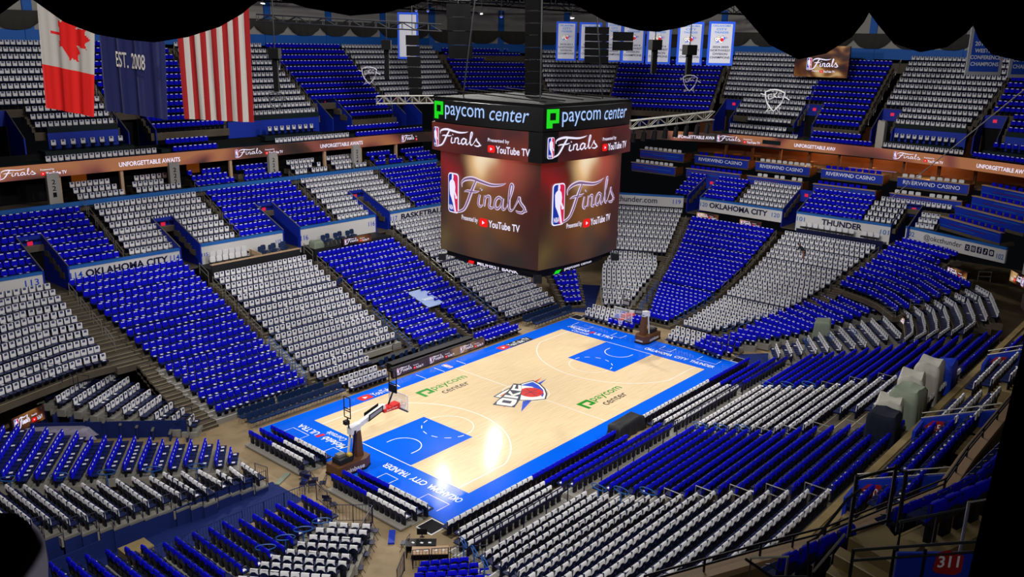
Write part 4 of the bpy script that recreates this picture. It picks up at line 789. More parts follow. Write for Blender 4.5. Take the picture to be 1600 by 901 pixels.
def picture_mat(k):
    """the screen picture: soft gold, red and dark light shapes, laid out across the face"""
    m = bpy.data.materials.new('screen_picture'); m.use_nodes = True; nt = m.node_tree; b = nt.nodes['Principled BSDF']; N = nt.nodes.new; K = nt.links.new
    tc = N('ShaderNodeTexCoord'); sp = N('ShaderNodeSeparateXYZ'); K(tc.outputs['Object'], sp.inputs[0]); ax = ('Y', 'X', 'Y', 'X')[k]; sg = (-1, 1, 1, -1)[k]
    mu = N('ShaderNodeMath'); mu.operation = 'MULTIPLY'; mu.inputs[1].default_value = sg/4.62; K(sp.outputs[ax], mu.inputs[0])
    mv = N('ShaderNodeMapRange'); mv.inputs[1].default_value = 11.55; mv.inputs[2].default_value = 18.75; mv.inputs[3].default_value = 0; mv.inputs[4].default_value = 1.5; K(sp.outputs['Z'], mv.inputs[0])
    cb = N('ShaderNodeCombineXYZ'); K(mu.outputs[0], cb.inputs[0]); K(mv.outputs[0], cb.inputs[1])
    nz = N('ShaderNodeTexNoise'); nz.inputs['Scale'].default_value = 1.3; nz.inputs['Detail'].default_value = 1; K(cb.outputs[0], nz.inputs['Vector'])
    va = N('ShaderNodeVectorMath'); va.operation = 'MULTIPLY_ADD'; K(nz.outputs['Color'], va.inputs[0]); va.inputs[1].default_value = (.7, .7, 0); va.inputs[2].default_value = (-.35, -.35, 0)
    vb = N('ShaderNodeVectorMath'); vb.operation = 'ADD'; K(cb.outputs[0], vb.inputs[0]); K(va.outputs[0], vb.inputs[1]); last = None
    base = N('ShaderNodeRGB'); base.outputs[0].default_value = lin('#381a10'); last = base.outputs[0]
    for (x, y, r, c) in ((0, .75, .95, '#7c4c20'), (-.85, 1.2, .5, '#8c0f14'), (-.8, .2, .5, '#5c4a22'), (.05, .3, .5, '#50382a'), (.9, .95, .55, '#4a0a0c'), (.35, 1.45, .6, '#a84a3c'), (-.1, 1.4, .5, '#eebf86'), (.0, 1.5, .28, '#fbe6c4'), (.5, .0, .6, '#2c2220'), (-.5, -.1, .5, '#33261c')):
        dn = N('ShaderNodeVectorMath'); dn.operation = 'DISTANCE'; dn.inputs[1].default_value = (x, y, 0); K(vb.outputs[0], dn.inputs[0])
        mr = N('ShaderNodeMapRange'); mr.interpolation_type = 'SMOOTHSTEP'; mr.inputs[1].default_value = r; mr.inputs[2].default_value = 0; mr.inputs[3].default_value = 0; mr.inputs[4].default_value = 1; K(dn.outputs['Value'], mr.inputs[0])
        mx = N('ShaderNodeMix'); mx.data_type = 'RGBA'; K(mr.outputs[0], mx.inputs[0]); K(last, mx.inputs[6]); mx.inputs[7].default_value = lin(c); last = mx.outputs[2]
    K(last, b.inputs['Emission Color']); b.inputs['Emission Strength'].default_value = .9; b.inputs['Base Color'].default_value = (.004, .004, .004, 1); b.inputs['Roughness'].default_value = .4
    return m
marm = glow_mat('screen_maroon_glow', 3, .8, MAROON, .2)
def face_fn(k, half, bulge, zb):
    """curved screen k (0: towards near end, 1: near side, 2: far end, 3: far side); u runs left to right seen from outside"""
    o = ((-1, 0), (0, -1), (1, 0), (0, 1))[k]; out = Vector((o[0], o[1], 0)); rt = Vector((-o[1], o[0], 0))
    wd = 2*half
    def lay(n):
        def f(u, v):
            s = (u/wd)*2-1; return out*(half+bulge*(1-s*s)+(0 if n < 0 else .05+.025*n))+rt*(s*half)+Vector((0, 0, zb+v))
        return f
    return lay
def curved_box(half, bulge, zb, zt, m, name, inner=.35, n=30, capm='leddark'):
    for k in range(4):
        f = face_fn(k, half, bulge, 0)(-1); mb = MB(); us = [2*half*i/n for i in range(n+1)]
        qs = [(i, i+1, n+2+i, n+1+i) for i in range(n)]; V = [f(u, zb) for u in us]+[f(u, zt) for u in us]
        blk = [i for i in range(n) if name == 'ring_screen' and ((k % 2 == 0 and i >= n*.87) or (k % 2 == 1 and i < n*.13))]
        mb.mesh(V, [q for i, q in enumerate(qs) if i not in blk], m[k] if isinstance(m, list) else m)
        if blk: mb.mesh(V, [q for i, q in enumerate(qs) if i in blk], 'leddark')
        g = lambda u, z: f(u, z)*1.0-Vector((f(u, z).x, f(u, z).y, 0)).normalized()*inner
        for z in (zb, zt): mb.mesh([f(u, z) for u in us]+[g(u, z) for u in us], [(i, i+1, n+2+i, n+1+i) for i in range(n)], capm)
        mb.build(name, sb)
curved_box(4.62, .42, 11.55, 18.75, [picture_mat(k) for k in range(4)], 'main_screen'); curved_box(5.05, .5, 18.8, 20.75, marm, 'ring_screen'); curved_box(5.0, .5, 20.8, 22.3, 'leddark', 'name_screen')
mb = MB(); mb.box((0, 0, 15.2), (9.0, 9.0, 7.0), 'leddark'); mb.box((0, 0, 20.6), (9.8, 9.8, 3.3), 'leddark'); mb.box((0, 0, 11.3), (8.6, 8.6, .5), 'leddark'); mb.build('housing', sb)
mb = MB(); mb.box((0, 0, 22.4), (9.9, 9.9, .2), 'soot')
for s in (-1, 1):
    for q in (-1, 1): mb.tube([(s*3.5, q*3.5, 22.5), (s*2.6, q*2.6, 33)], .05, 'blackiron', 5)
for a in range(-4, 5, 2): mb.tube([(a, -4.4, 22.6), (a, 4.4, 22.9)], .04, 'soot', 5)
mb.build('top_rigging', sb)
for s in (-1, 1):
    for q in (-1, 1):
        mb = MB(); mb.box((s*4.55, q*4.55, 10.95), (.55, .55, .5), 'blackiron', PI/4); mb.tube([(s*4.55, q*4.55, 11.2), (s*4.7, q*4.7, 10.7)], .12, 'black'); mb.build('camera_bracket', sb)
curved_box(3.9, .3, 10.75, 11.15, 'leddark', 'under_ring')
f = face_fn(0, 3.9, .3, 0); mb = MB(); put_text(mb, 'MIDFIRST BANK', f(1), 2.6, 10.82, 3.8, .28, 'ledwhite', .02); mb.face([f(1)(1.6, 10.8), f(1)(2.2, 10.8), f(1)(2.3, 11.1), f(1)(1.8, 11.1)], 'ledred'); mb.build('lettering', sb)
f = face_fn(1, 3.9, .3, 0); mb = MB(); mb.face([f(1)(1.6, 10.78), f(1)(2.1, 10.78), f(1)(2.5, 11.12), f(1)(1.9, 11.12)], 'ledgreen'); put_text(mb, 'paycom center', f(1), 2.7, 10.82, 3.4, .26, 'ledwhite', .01); mb.build('lettering', sb)
def name_lay(k):
    mb = MB(); f = face_fn(k, 5.0, .5, 0); g = lambda q: f(0)(q[0], q[1]); x = .25
    for q in ([(x, 21.0), (x+.28, 21.0), (x+.28, 22.2), (x, 22.2)], [(x+.28, 21.95), (x+1.05, 21.95), (x+1.05, 22.2), (x+.28, 22.2)], [(x+.77, 21.3), (x+1.05, 21.3), (x+1.05, 21.95), (x+.77, 21.95)], [(x+.5, 21.3), (x+.77, 21.3), (x+.77, 21.5), (x+.5, 21.5)], [(x+.28, 21.0), (x+.5, 21.0), (x+.5, 21.5), (x+.28, 21.5)]):
        mb.face([g(p) for p in q], 'ledgreen')
    put_text(mb, 'paycom', f(1), x+1.3, 21.05, 3.9, .95, 'ledblue', .0); put_text(mb, 'center', f(1), x+5.6, 21.28, 3.1, .75, 'ledblue', .0, .18); mb.build('lettering', sb)
for k in (0, 1, 2, 3):
    name_lay(k); finals_logo(sb, face_fn(k, 5.05, .5, 0), .35, 18.98, 8.9, 1.6, layout='right')
    finals_logo(sb, face_fn(k, 4.62, .42, 0), 1.0, 14.3, 7.4, 3.3, layout='below', m2=M['ledplum'])

# ------------------------------------------------------------------ basket stanchions
def basket(s, label):
    t = thing('basketball_hoop', label, 'basketball hoop', (s*16.7, 0, Z0+.006), 0 if s < 0 else PI)
    # local: +x towards court
    mb = MB(); P = [(-1.9, -.62), (.2, -.72), (.75, -.45), (.75, .45), (.2, .72), (-1.9, .62)]
    mb.prism([(x, y, 0) for x, y in P], (0, 0, .72), 'bronze'); mb.prism([(x*1.03, y*1.03, .0) for x, y in P], (0, 0, .12), 'black'); mb.build('base', t)
    mb = MB()
    for k, (txt, y) in enumerate((('coinbase', 1),)):
        put_text(mb, txt, plane_fn((-1.55, -.69, 0), (1, -.04, 0), (0, 0, 1)), 0, .2, 1.6, .3, 'line', .01)
        put_text(mb, txt, plane_fn((.1, .735, 0), (-1, -.04, 0), (0, 0, 1)), 0, .2, 1.6, .3, 'line', .01)
        put_text(mb, txt, plane_fn((.762, -.38, 0), (0, 1, 0), (0, 0, 1)), 0, .2, .76, .2, 'line', .01)
    mb.build('lettering', t)
    mb = MB(); Q = [(-.1, .7), (.42, .7), (.22, 2.5), (-.08, 2.5)]; mb.prism([(x, -.24, z) for x, z in Q], (0, .48, 0), 'bronze'); mb.build('padded_column', t)
    mb = MB(); mb.tube([(-.5, -.22, .7), (-.2, -.22, 2.6)], .08, 'navy'); mb.tube([(-.5, .22, .7), (-.2, .22, 2.6)], .08, 'whitemetal'); mb.tube([(-.3, 0, .7), (-.15, 0, 2.5)], .05, 'whitemetal'); mb.box((-1.1, 0, .9), (1.0, .8, .35), 'greyscr'); mb.box((-1.15, .15, 1.15), (.5, .4, .2), 'steel'); mb.box((-.7, -.2, 1.05), (.25, .3, .3), 'nosingy'); mb.build('counterweight', t)
    mb = MB(); mb.obox((-.5, -.22, 2.35), (.75, 0, .1), (0, .44, 0), (0, 0, .5), 'whitemetal'); mb.obox((-.2, -.15, 2.5), (2.6, 0, .75), (0, .3, 0), (-.05, 0, .3), 'whitemetal'); mb.tube([(-.4, 0, 2.3), (1.4, 0, 3.15)], .07, 'blackiron'); mb.build('boom', t)
    mb = MB()
    for y in (-.24, .24): mb.face([(.9, y, 2.85), (2.1, y, 3.2), (2.1, y, 3.62), (.9, y, 3.3)], 'leddark'); mb.face([(1.0, y*1.04, 2.98), (2.0, y*1.04, 3.27), (2.0, y*1.04, 3.5), (1.0, y*1.04, 3.24)], 'shieldgrey')
    mb.obox((.9, -.24, 2.85), (1.2, 0, .35), (0, .48, 0), (0, 0, .03), 'leddark'); mb.build('sponsor_panel', t)
    mb = MB()
    mb.prism([(2.15, -.28, 3.05), (3.5, -.28, 2.98), (3.5, -.28, 3.35), (2.15, -.28, 3.25)], (0, .56, 0), 'red')
    put_text(mb, 'State Farm', plane_fn((2.35, -.29, 3.1), (1, 0, 0), (0, 0, 1)), 0, 0, .9, .13, 'line', .0); put_text(mb, 'State Farm', plane_fn((3.3, .29, 3.1), (-1, 0, 0), (0, 0, 1)), 0, 0, .9, .13, 'line', .0); mb.build('goal_support', t)
    bx = 16.7-L_+1.22 if True else 0
    bb = MB(); bb.obox((bx, -.915, 2.9), (.03, 0, 0), (0, 1.83, 0), (0, 0, 1.07), 'glass'); board = bb.build('backboard', t)
    mb = MB()
    for a, b in (((-.915, 2.9), (-.915, 3.97)), ((-.915, 3.97), (.915, 3.97)), ((.915, 3.97), (.915, 2.9)), ((.915, 2.9), (-.915, 2.9))):
        mb.tube([(bx+.015, a[0], a[1]), (bx+.015, b[0], b[1])], .028, 'whitemetal', 5)
    for a, b in (((-.3, 3.05), (-.3, 3.5)), ((-.3, 3.5), (.3, 3.5)), ((.3, 3.5), (.3, 3.05)), ((.3, 3.05), (-.3, 3.05))):
        mb.tube([(bx+.03, a[0], a[1]), (bx+.03, b[0], b[1])], .02, 'line', 4)
    mb.build('frame', board)
    mb = MB(); mb.box((bx+.015, 0, 2.88), (.09, 1.86, .09), 'navy'); mb.build('lower_padding', board)
    hx = 16.7-L_+1.6; mb = MB(); mb.tube([(hx+.23*math.cos(a*PI/12), .23*math.sin(a*PI/12), 3.05) for a in range(24)], .014, 'rimred', 6, True); mb.box((bx+.09, 0, 3.03), (.16, .16, .06), 'rimred'); mb.build('rim', t)
    mb = MB()
    for a in range(12):
        th = a*PI/6; p = [(hx+.22*(1-.4*q)*math.cos(th+q*.5), .22*(1-.4*q)*math.sin(th+q*.5), 3.04-.42*q) for q in (0, .33, .66, 1)]; mb.tube(p, .006, 'line', 3)
        p = [(hx+.22*(1-.4*q)*math.cos(th-q*.5), .22*(1-.4*q)*math.sin(th-q*.5), 3.04-.42*q) for q in (0, .33, .66, 1)]; mb.tube(p, .006, 'line', 3)
    mb.build('net', t)
    mb = MB(); cx = bx-.45
    for y in (-.36, .36): mb.tube([(cx, y, 4.15), (cx, y, 5.6)], .04, 'blackiron', 5)
    for z in (4.15, 4.6, 4.72, 5.6): mb.tube([(cx, -.36, z), (cx, .36, z)], .04, 'blackiron', 5)
    mb.box((cx, 0, 4.4), (.12, .7, .4), 'leddark'); mb.tube([(cx, 0, 4.15), (cx-.4, 0, 3.4)], .06, 'blackiron'); mb.face([(cx+.07, -.3, 4.25), (cx+.07, .3, 4.25), (cx+.07, .3, 4.55), (cx+.07, -.3, 4.55)], 'shieldgrey'); mb.build('shot_clock', t)
    mb = MB()
    for y in (-.3, .3): mb.tube([(-.6, y, 3.55), (-.6, y, 4.9)], .035, 'blackiron', 5)
    for z in (3.55, 4.0, 4.15, 4.9): mb.tube([(-.6, -.3, z), (-.6, .3, z)], .035, 'blackiron', 5)
    mb.tube([(-.6, 0, 3.5), (-.5, 0, 2.8)], .05, 'blackiron'); mb.box((-.62, .1, 3.2), (.3, .3, .25), 'black'); mb.build('display_frame', t)
    return t
basket(-1, 'near basketball hoop with white boom, red support and dark padded base'); basket(1, 'far basketball hoop at the opposite baseline')
# courtside LED boards and the scorers' area
t = thing('courtside_board', 'low glowing advertising board along the far sideline', 'advertising board', (0, 0, 0)); lm = glow_mat('courtside_glow', 9, .5, [(.3, '#40303a'), (.5, '#6a4a4a'), (.7, '#b08a60')], .4)
mb = MB(); mb.obox((-5.15, 9.62, .04), (10.9, 0, 0), (0, .25, .0), (0, .1, .82), 'leddark'); mb.build('cabinet', t)
mb = MB(); mb.face([(-5.1, 9.61, .1), (5.7, 9.61, .1), (5.7, 9.69, .82), (-5.1, 9.69, .82)], lm); mb.build('led_face', t)
for k in range(3):
    fl = lambda n, k=k: plane_fn((-4.7+3.65*k, 9.600-.006*n, .12), (1, 0, 0), (0, .11, 1)); finals_logo(t, fl, 0, .04, 2.9, .62, layout='right')
def press_table(label, loc, rz, ln, top='greyscr', lap=3):
    t = thing('press_table', label, 'table', loc, rz); mb = MB(); mb.box((0, 0, .74), (ln, .75, .05), top); mb.build('tabletop', t)
    mb = MB(); mb.box((0, .34, .37), (ln-.05, .04, .7), 'black'); mb.box((-ln/2+.05, 0, .37), (.05, .7, .7), 'black'); mb.box((ln/2-.05, 0, .37), (.05, .7, .7), 'black'); mb.build('skirt', t)
    return t
press_table('grey-topped black press table behind the courtside board', (-3.0, 12.3, 0), 0, 5.6); press_table('black scorers table just behind courtside board', (.4, 10.9, 0), 0, 9.5, 'black')
def office_chair(label, loc, rz, g='dark chairs at the scorers table'):
    t = thing('task_chair', label, 'chair', loc, rz, g); mb = MB(); mb.lathe((0, 0, .42), [(0, 0), (.2, 0), (.23, .05), (.2, .09), (0, .1)], 'padded', 10); mb.build('seat', t)
    mb = MB(); P = rrect(-.2, .55, .4, .42, .12); mb.prism([(a, .2, b) for a, b in P], (0, .06, 0), 'padded'); mb.build('backrest', t)
    mb = MB(); mb.tube([(0, 0, .42), (0, 0, .12)], .035, 'blackiron'); mb.tube([(0, .12, .44), (0, .24, .6)], .02, 'blackiron')
    for k in range(5): mb.tube([(0, 0, .12), (.26*math.cos(k*PI*.4), .26*math.sin(k*PI*.4), .03)], .02, 'blackiron', 4)
    mb.build('pedestal', t); return t
oc = None
for k in range(13):
    L = '%s dark chair from the left, along scorers table' % ORD[k]
    loc = (-4.6+.76*k, 11.6+(.12 if k % 3 else -.1), 0); rz = PI*.02*(k % 5-2)
    if oc is None: oc = office_chair(L, loc, rz)
    else: dup(oc, loc, rz, L)
# bare navy chairs on the floor
def floor_chair(label, loc, rz, g):
    t = thing('padded_chair', label, 'chair', loc, rz, g); mb = MB(); mb.obox((-.24, -.02, .4), (.48, 0, 0), (0, -.46, 0), (0, 0, .1), 'padded'); mb.build('seat', t)
    mb = MB(); P = rrect(-.24, .5, .48, .48, .12); mb.prism([(a, .02+(b-.5)*.15, b) for a, b in P], (0, .08, 0), 'padded'); mb.build('backrest', t)
    for sx in (-1, 1): mb = MB(); mb.tube([(sx*.22, -.42, 0), (sx*.22, -.2, .42)], .018, 'steel', 4); mb.tube([(sx*.22, .1, 0), (sx*.22, -.2, .42)], .018, 'steel', 4); mb.build('leg', t)
    return t
fc = None
for rn, y, x0, n, w_ in (('back', 11.2, -14.6, 8, 'below block 114'), ('front', 10.1, -17.9, 16, 'below block 114'), ('back', 11.1, 13.0, 11, 'below block 117'), ('front', 9.95, 13.0, 12, 'below block 117')):
    for k in range(n):
        L = 'bare navy chair, %s from left in %s row %s' % (ORD[k], rn, w_); loc = (x0+.52*k, y, 0)
        if fc is None: fc = floor_chair(L, loc, 0, 'bare navy courtside chairs')
        else: dup(fc, loc, 0, L)
for k in range(6):
    L = 'bare navy chair, %s of short rear row below block 114' % ORD[k]; dup(fc, (-17.9+.52*k, 11.2, 0), 0, L)

# ------------------------------------------------------------------ flags, banners, hanging gear
def cloth(name, label, cat, top, bot, mfun, nx=36, ny=30, amp=.07, freq=5.0, th=.02):
    """hanging cloth between the top and bottom edge with soft folds; mfun(s, t) picks the material (t = 0 at bottom)"""
    tl, tr, bl, br = [Vector(p) for p in (top[0], top[1], bot[0], bot[1])]; n = (tr-tl).cross(Vector((0, 0, 1))).normalized()
    mb = MB(); g = {}
    for side in (0, 1):
        for j in range(ny+1):
            for i in range(nx+1):
                s, t = i/nx, j/ny; p = (bl+(br-bl)*s)*(1-t)+(tl+(tr-tl)*s)*t
                p = p+n*(amp*(1.15-.5*t)*math.sin(s*freq*2*PI+1.2*t)+amp*.4*math.sin(s*freq*4.3*PI+t*2)+side*th); g[side, j, i] = p
    for side in (0, 1):
        for j in range(ny):
            for i in range(nx): mb.face([g[side, j, i], g[side, j, i+1], g[side, j+1, i+1], g[side, j+1, i]], mfun((i+.5)/nx, (j+.5)/ny))
    for j in range(ny):
        for i in (0, nx): mb.face([g[0, j, i], g[1, j, i], g[1, j+1, i], g[0, j+1, i]], mfun(min(i, nx-1)/nx, (j+.5)/ny))
    for i in range(nx):
        for j in (0, ny): mb.face([g[0, j, i], g[1, j, i], g[1, j, i+1], g[0, j, i+1]], mfun((i+.5)/nx, min(j, ny-1)/ny))
    o = tag(mb.build(name, None, True), label, cat)
    fr = n if n.dot(CAM-bl) > 0 else -n; surf = lambda lift: (lambda s, t: (bl+(br-bl)*s)*(1-t)+(tl+(tr-tl)*s)*t+n*(amp*(1.15-.5*t)*math.sin(s*freq*2*PI+1.2*t)+amp*.4*math.sin(s*freq*4.3*PI+t*2))+fr*lift)
    return o, surf
LEAF = [(0, 1), (.09, .80), (.21, .86), (.16, .52), (.31, .67), (.35, .56), (.5, .6), (.44, .43), (.5, .37), (.24, .13), (.27, .03), (.03, .07), (.03, -.2), (-.03, -.2), (-.03, .07), (-.27, .03), (-.24, .13), (-.5, .37), (-.44, .43), (-.5, .6), (-.35, .56), (-.31, .67), (-.16, .52), (-.21, .86), (-.09, .80)]
def in_poly(x, y, P):
    c = False; j = len(P)-1
    for i in range(len(P)):
        if (P[i][1] > y) != (P[j][1] > y) and x < (P[j][0]-P[i][0])*(y-P[i][1])/(P[j][1]-P[i][1]+1e-9)+P[i][0]: c = not c
        j = i
    return c
def ca(s, t):                                # flag hung sideways: red, white with leaf, red from bottom to top
    if t < .29 or t > .8: return 'flagred'
    return 'flagred' if in_poly((t-.52)/.34, (s-.2)/.625-.2, LEAF) else 'flagwhite'
cloth('flag', 'red and white maple leaf flag hanging at upper left', 'flag', ((-31.2, 3.55, 29.6), (-29.45, 1.55, 29.0)), ((-31.88, 2.52, 22.97), (-30.51, .79, 22.6)), ca, 60, 110, .05, 2.5)
o, sf = cloth('team_flag', 'dark navy flag reading EST. 2008', 'flag', ((-28.9, 2.7, 28.6), (-26.9, .4, 28.3)), ((-29.65, 1.46, 22.8), (-27.82, -.82, 22.45)), lambda s, t: 'flagnavy', 40, 30, .07, 3.5)
mb = MB(); put_text(mb, 'EST. 2008', sf(.14), .24, .36, .46, .12, 'flagwhite', .01)
for P in ([(.1, .62), (.2, .72), (.24, .74), (.2, .68), (.16, .6), (.13, .585)], [(.36, .66), (.5, .6), (.52, .625), (.42, .67)]): mb.face([sf(.14)(*p) for p in P], 'flagwhite')
mb.build('lettering', o)
def us(s, t): return ('oldred', 'flagwhite')[int(s*13) % 2] if t < .99 else 'flagwhite'
cloth('flag', 'red and white striped flag hanging vertically', 'flag', ((-27.15, -1.15, 29.5), (-24.7, -3.35, 29.5)), ((-27.82, -2.36, 22.6), (-25.75, -4.79, 22.5)), us, 78, 24, .06, 4.0)
BN = [((23.67, 16.8), (25.02, 15.24), 28.3, 24.5), ((24.36, 14.42), (25.8, 12.71), 28.25, 24.57), ((25.18, 11.72), (26.22, 10.54), 28.4, 24.52), ((25.1, 9.8), (26.6, 8.1), 28.4, 24.49), ((25.8, 7.4), (27.35, 5.6), 28.4, 24.43), ((26.8, 4.6), (28.4, 2.75), 28.4, 24.45), ((27.7, 1.85), (29.3, 0), 28.45, 24.47)]
BT = ['first white division banner from the left', 'second white division banner, mostly behind the speaker stack', 'third white division banner, narrow between black speakers', 'fourth white division banner from the left',
      'fifth white division banner, curled edge', 'sixth white division banner, behind a hanging lamp', 'rightmost white division banner of the row']
YR = ['2010-2011', '2011-2012', '2012-2013', '2013-2014', '2015-2016', '2023-2024', '2024-2025']
def banner(label, a, b, zt, zb, body, rim, lines, grp, mt='navy'):
    a, b = Vector(a+(0,)), Vector(b+(0,)); t = (b-a).normalized(); n = Vector((t.y, -t.x, 0)); n = n if n.dot(CAM-a) > 0 else -n; wd = (b-a).length
    o = thing('banner', label, 'banner', (0, 0, 0), 0, grp); z = Vector((0, 0, zb))
    mb = MB(); mb.obox(a+z, b-a, -n*.04, (0, 0, zt-zb), rim); mb.build('border', o)
    mb = MB(); f = plane_fn(a+n*.008+z, t, (0, 0, 1)); H = zt-zb; m = .09*wd; mb.face([f(m, m), f(wd-m, m), f(wd-m, H-m), f(m, H-m)], body); mb.build('field', o)
    mb = MB(); f = plane_fn(a+n*.018+z, t, (0, 0, 1))
    for tx, c, w2, y, h, mm in lines: put_text(mb, tx, f, wd*(c-w2/2), H*y, wd*w2, H*h, mm, .02)
    g = lambda k: (lambda x, y: plane_fn(a+n*(.02+.004*k)+z, t, (0, 0, 1))(wd*.5+x*wd*.075, H*.60+y*wd*.075)); crest(mb, g)
    mb.build('lettering', o); return o
for k, (a, b, zt, zb) in enumerate(BN):
    banner(BT[k], a, b, zt, zb, 'banwhite', 'banblue', [('OKLAHOMA', .5, .7, .88, .045, 'bansky'), ('CITY', .5, .4, .80, .05, 'bansky'), ('THUNDER', .5, .55, .73, .045, 'bansky'), (YR[k], .5, .62, .40, .045, 'navy'), ('NORTHWEST', .5, .76, .32, .05, 'navy'), ('DIVISION', .5, .56, .24, .05, 'navy'), ('CHAMPIONS', .5, .76, .16, .05, 'navy')], 'white championship banners')
WC = [('2011-2012', .5, .68, .37, .055, 'line'), ('WESTERN', .5, .64, .285, .05, 'line'), ('CONFERENCE', .5, .84, .20, .05, 'line'), ('CHAMPIONS', .5, .78, .115, .05, 'line'), ('Western', .5, .5, .8, .09, 'line')]
banner('blue banner reading 2011-2012 WESTERN CONFERENCE CHAMPIONS', (1.65, -27.46), (2.85, -28.86), 29.0, 25.1, 'banblue', 'banwhite', WC, 'blue championship banners')
banner('blue conference banner cut by the right picture edge', (3.05, -29.13), (4.25, -30.53), 29.0, 25.0, 'banblue', 'banwhite', [('2024-2025',)+WC[0][1:]]+WC[1:], 'blue championship banners')
wb = thing('banner', 'white banner with blue border hanging behind a black speaker column', 'banner'); mb = MB(); a = Vector((9.9, 25.3, 24.45)); t = Vector((1.29, -1.49, 0)); mb.obox(a, t, (.05, .04, 0), (0, 0, 4.3), 'banblue'); mb.build('border', wb)
mb = MB(); n = Vector((-t.y, t.x, 0)).normalized()*-1; n = n if n.dot(CAM-a) > 0 else -n; mb.obox(a+n*.02+t*.09+Vector((0, 0, .2)), t*.82, n*.01, (0, 0, 3.9), 'banwhite'); mb.build('field', wb)

# ------------------------------------------------------------------ rails in the aisles
def rail_between(name, a, b, m, h=.95, label='', grp='aisle handrails', base=None):
    """tube handrail from foot a to foot b: two posts, top and middle rail"""
    a, b = Vector(a), Vector(b); loc = (a+b)/2; A, B = a-loc, b-loc; z = Vector((0, 0, 1))
    mb = MB(); mb.tube([A, A+z*h, B+z*h, B], .03, m, 5); mb.tube([A+z*h*.55, B+z*h*.55], .024, m, 5)
    o = mb.build(name, None, False, loc); tag(o, label, 'handrail', grp); return o
def copy_at(o, loc, label, rz=0):
    c = o.copy(); C.objects.link(c); c.location = loc; c.rotation_euler = (0, 0, rz); c['label'] = label; return c
def aisle_series(fn, js, m, where_, step=1.6, h=.95):
    """rails one above another up an aisle; fn(j) -> foot on row j"""
    for n, j in enumerate(js): rail_between('aisle_handrail', fn(j), fn(j+step), m, h, '%s rail, %s up, aisle %s' % ('blue' if m == 'railblue' else 'grey', ORD[n], where_))
fs = lambda x: (lambda j: Vector((x, 12.1+.84*j, zf(j)-.62)))
for x, w_ in ((-22.0, 'left of block 114'), (-11.35, 'between blocks 114 and 115'), (-.6, 'between blocks 115 and 116'), (10.6, 'between blocks 116 and 117')):
    if x > -20: aisle_series(fs(x), (.6, 2.6, 4.6), 'railblue', w_+', low part')
    aisle_series(fs(x), (7.4, 9.6, 11.8, 14, 16.4) if x > -20 else (10.4, 12.6, 14.8, 17), 'steel', w_+', upper part')
es = lambda y0, y1: (lambda i: Vector((21.6+.84*i, lerp(y0, y1, i/26), ZE[min(26, max(0, int(round(i))))]-.62)))
for y0, y1, w_ in ((0, -.4, 'between OKLAHOMA CITY and THUNDER blocks'), (4, 11.4, 'left of OKLAHOMA CITY block'), (-4.6, -11.9, 'right of THUNDER block')):
    aisle_series(es(y0, y1), (1, 3.2, 5.4, 7.6), 'railblue', w_+', low part'); aisle_series(es(y0, y1), (11, 14, 17, 20, 23), 'steel', w_+', upper part')
us_ = lambda x: (lambda k: Vector((x, 29.8+.84*k, 8.14+.43*k)))
for x, w_ in ((-16.6, 'above the left 114 wall end'), (-5.75, 'above the middle of 115 wall'), (4.95, 'above the middle of 116 wall'), (15.95, 'above BASKETBALL')): aisle_series(us_(x), (0, 1.8, 3.6, 5.4, 7.2), 'steel', w_, 1.4)
ds = lambda x: (lambda m: Vector((x, 43.2+.84*m, ZU(m)-.62)))
for x, w_ in ((-9.75, 'behind the navy flag'), (1.35, 'behind the striped flag'), (13.5, 'right of second white upper block'), (24.8, 'left of hanging speakers')): aisle_series(ds(x), (0, 2.2, 4.4, 6.6, 8.8), 'steel', 'on far upper deck, '+w_, 1.6)
de = lambda y0, y1: (lambda m: Vector((56.9+.84*m, lerp(y0, y1, m/11), ZU(m)-.62)))
for y0, y1, w_ in ((16.8, 19.1, 'left of white block'), (4.0, 5.6, 'right of white block'), (-3.8, -3.7, 'left of right white block'), (-14.9, -16.6, 'right of right white block')): aisle_series(de(y0, y1), (0, 2.2, 4.4, 6.6, 8.8), 'steel', 'on end upper deck, '+w_, 1.6)
# blue paddle rails and grey hoops in the near aisles
def paddle(loc, rz, label, base=[None]):
    if base[0] is None:
        mb = MB(); pts = [(math.cos(a*PI/8)*.5, 0, .95+.16*math.sin(a*PI/8)) for a in range(16)]; mb.tube(pts, .03, 'railblue', 5, True); mb.tube([(0, 0, 0), (0, 0, .8)], .035, 'railblue', 6)
        base[0] = mb.build('loop_handrail', None, False, loc); base[0].rotation_euler = (0, 0, rz); tag(base[0], label, 'handrail', 'blue loop handrails')
    else: copy_at(base[0], loc, label, rz)
def hoop(loc, rz, label, base=[None]):
    if base[0] is None:
        mb = MB(); mb.tube([(-.55, 0, 0), (-.55, 0, .95), (.55, 0, .95), (.55, 0, 0)], .03, 'steel', 5); mb.tube([(-.55, 0, .5), (.55, 0, .5)], .025, 'steel', 5)
        base[0] = mb.build('hoop_handrail', None, False, loc); base[0].rotation_euler = (0, 0, rz); tag(base[0], label, 'handrail', 'grey hoop handrails')
    else: copy_at(base[0], loc, label, rz)
for fx, w_ in ((lambda j: (AR(j)+BL(j))/2+.1, 'left of mid court'), (lambda j: BR(j)+.5, 'at mid court'), (lambda j: CR(j)+.58, 'towards the far corner')):
    for n, k in enumerate((0, 2, 4)): j = NJ[k]+.5; paddle((fx(j), -(12.47+.86*j), zf(j)-.7), PI/2, 'blue loop handrail, %s up in near aisle %s' % (ORD[n], w_))
    for n, k in enumerate((6, 8, 10, 12, 14)): j = NJ[k]+.3; hoop((fx(j), -(12.47+.86*j), zf(j)-.7), PI/2, 'grey hoop handrail, %s up in near aisle %s' % (ORD[n], w_))
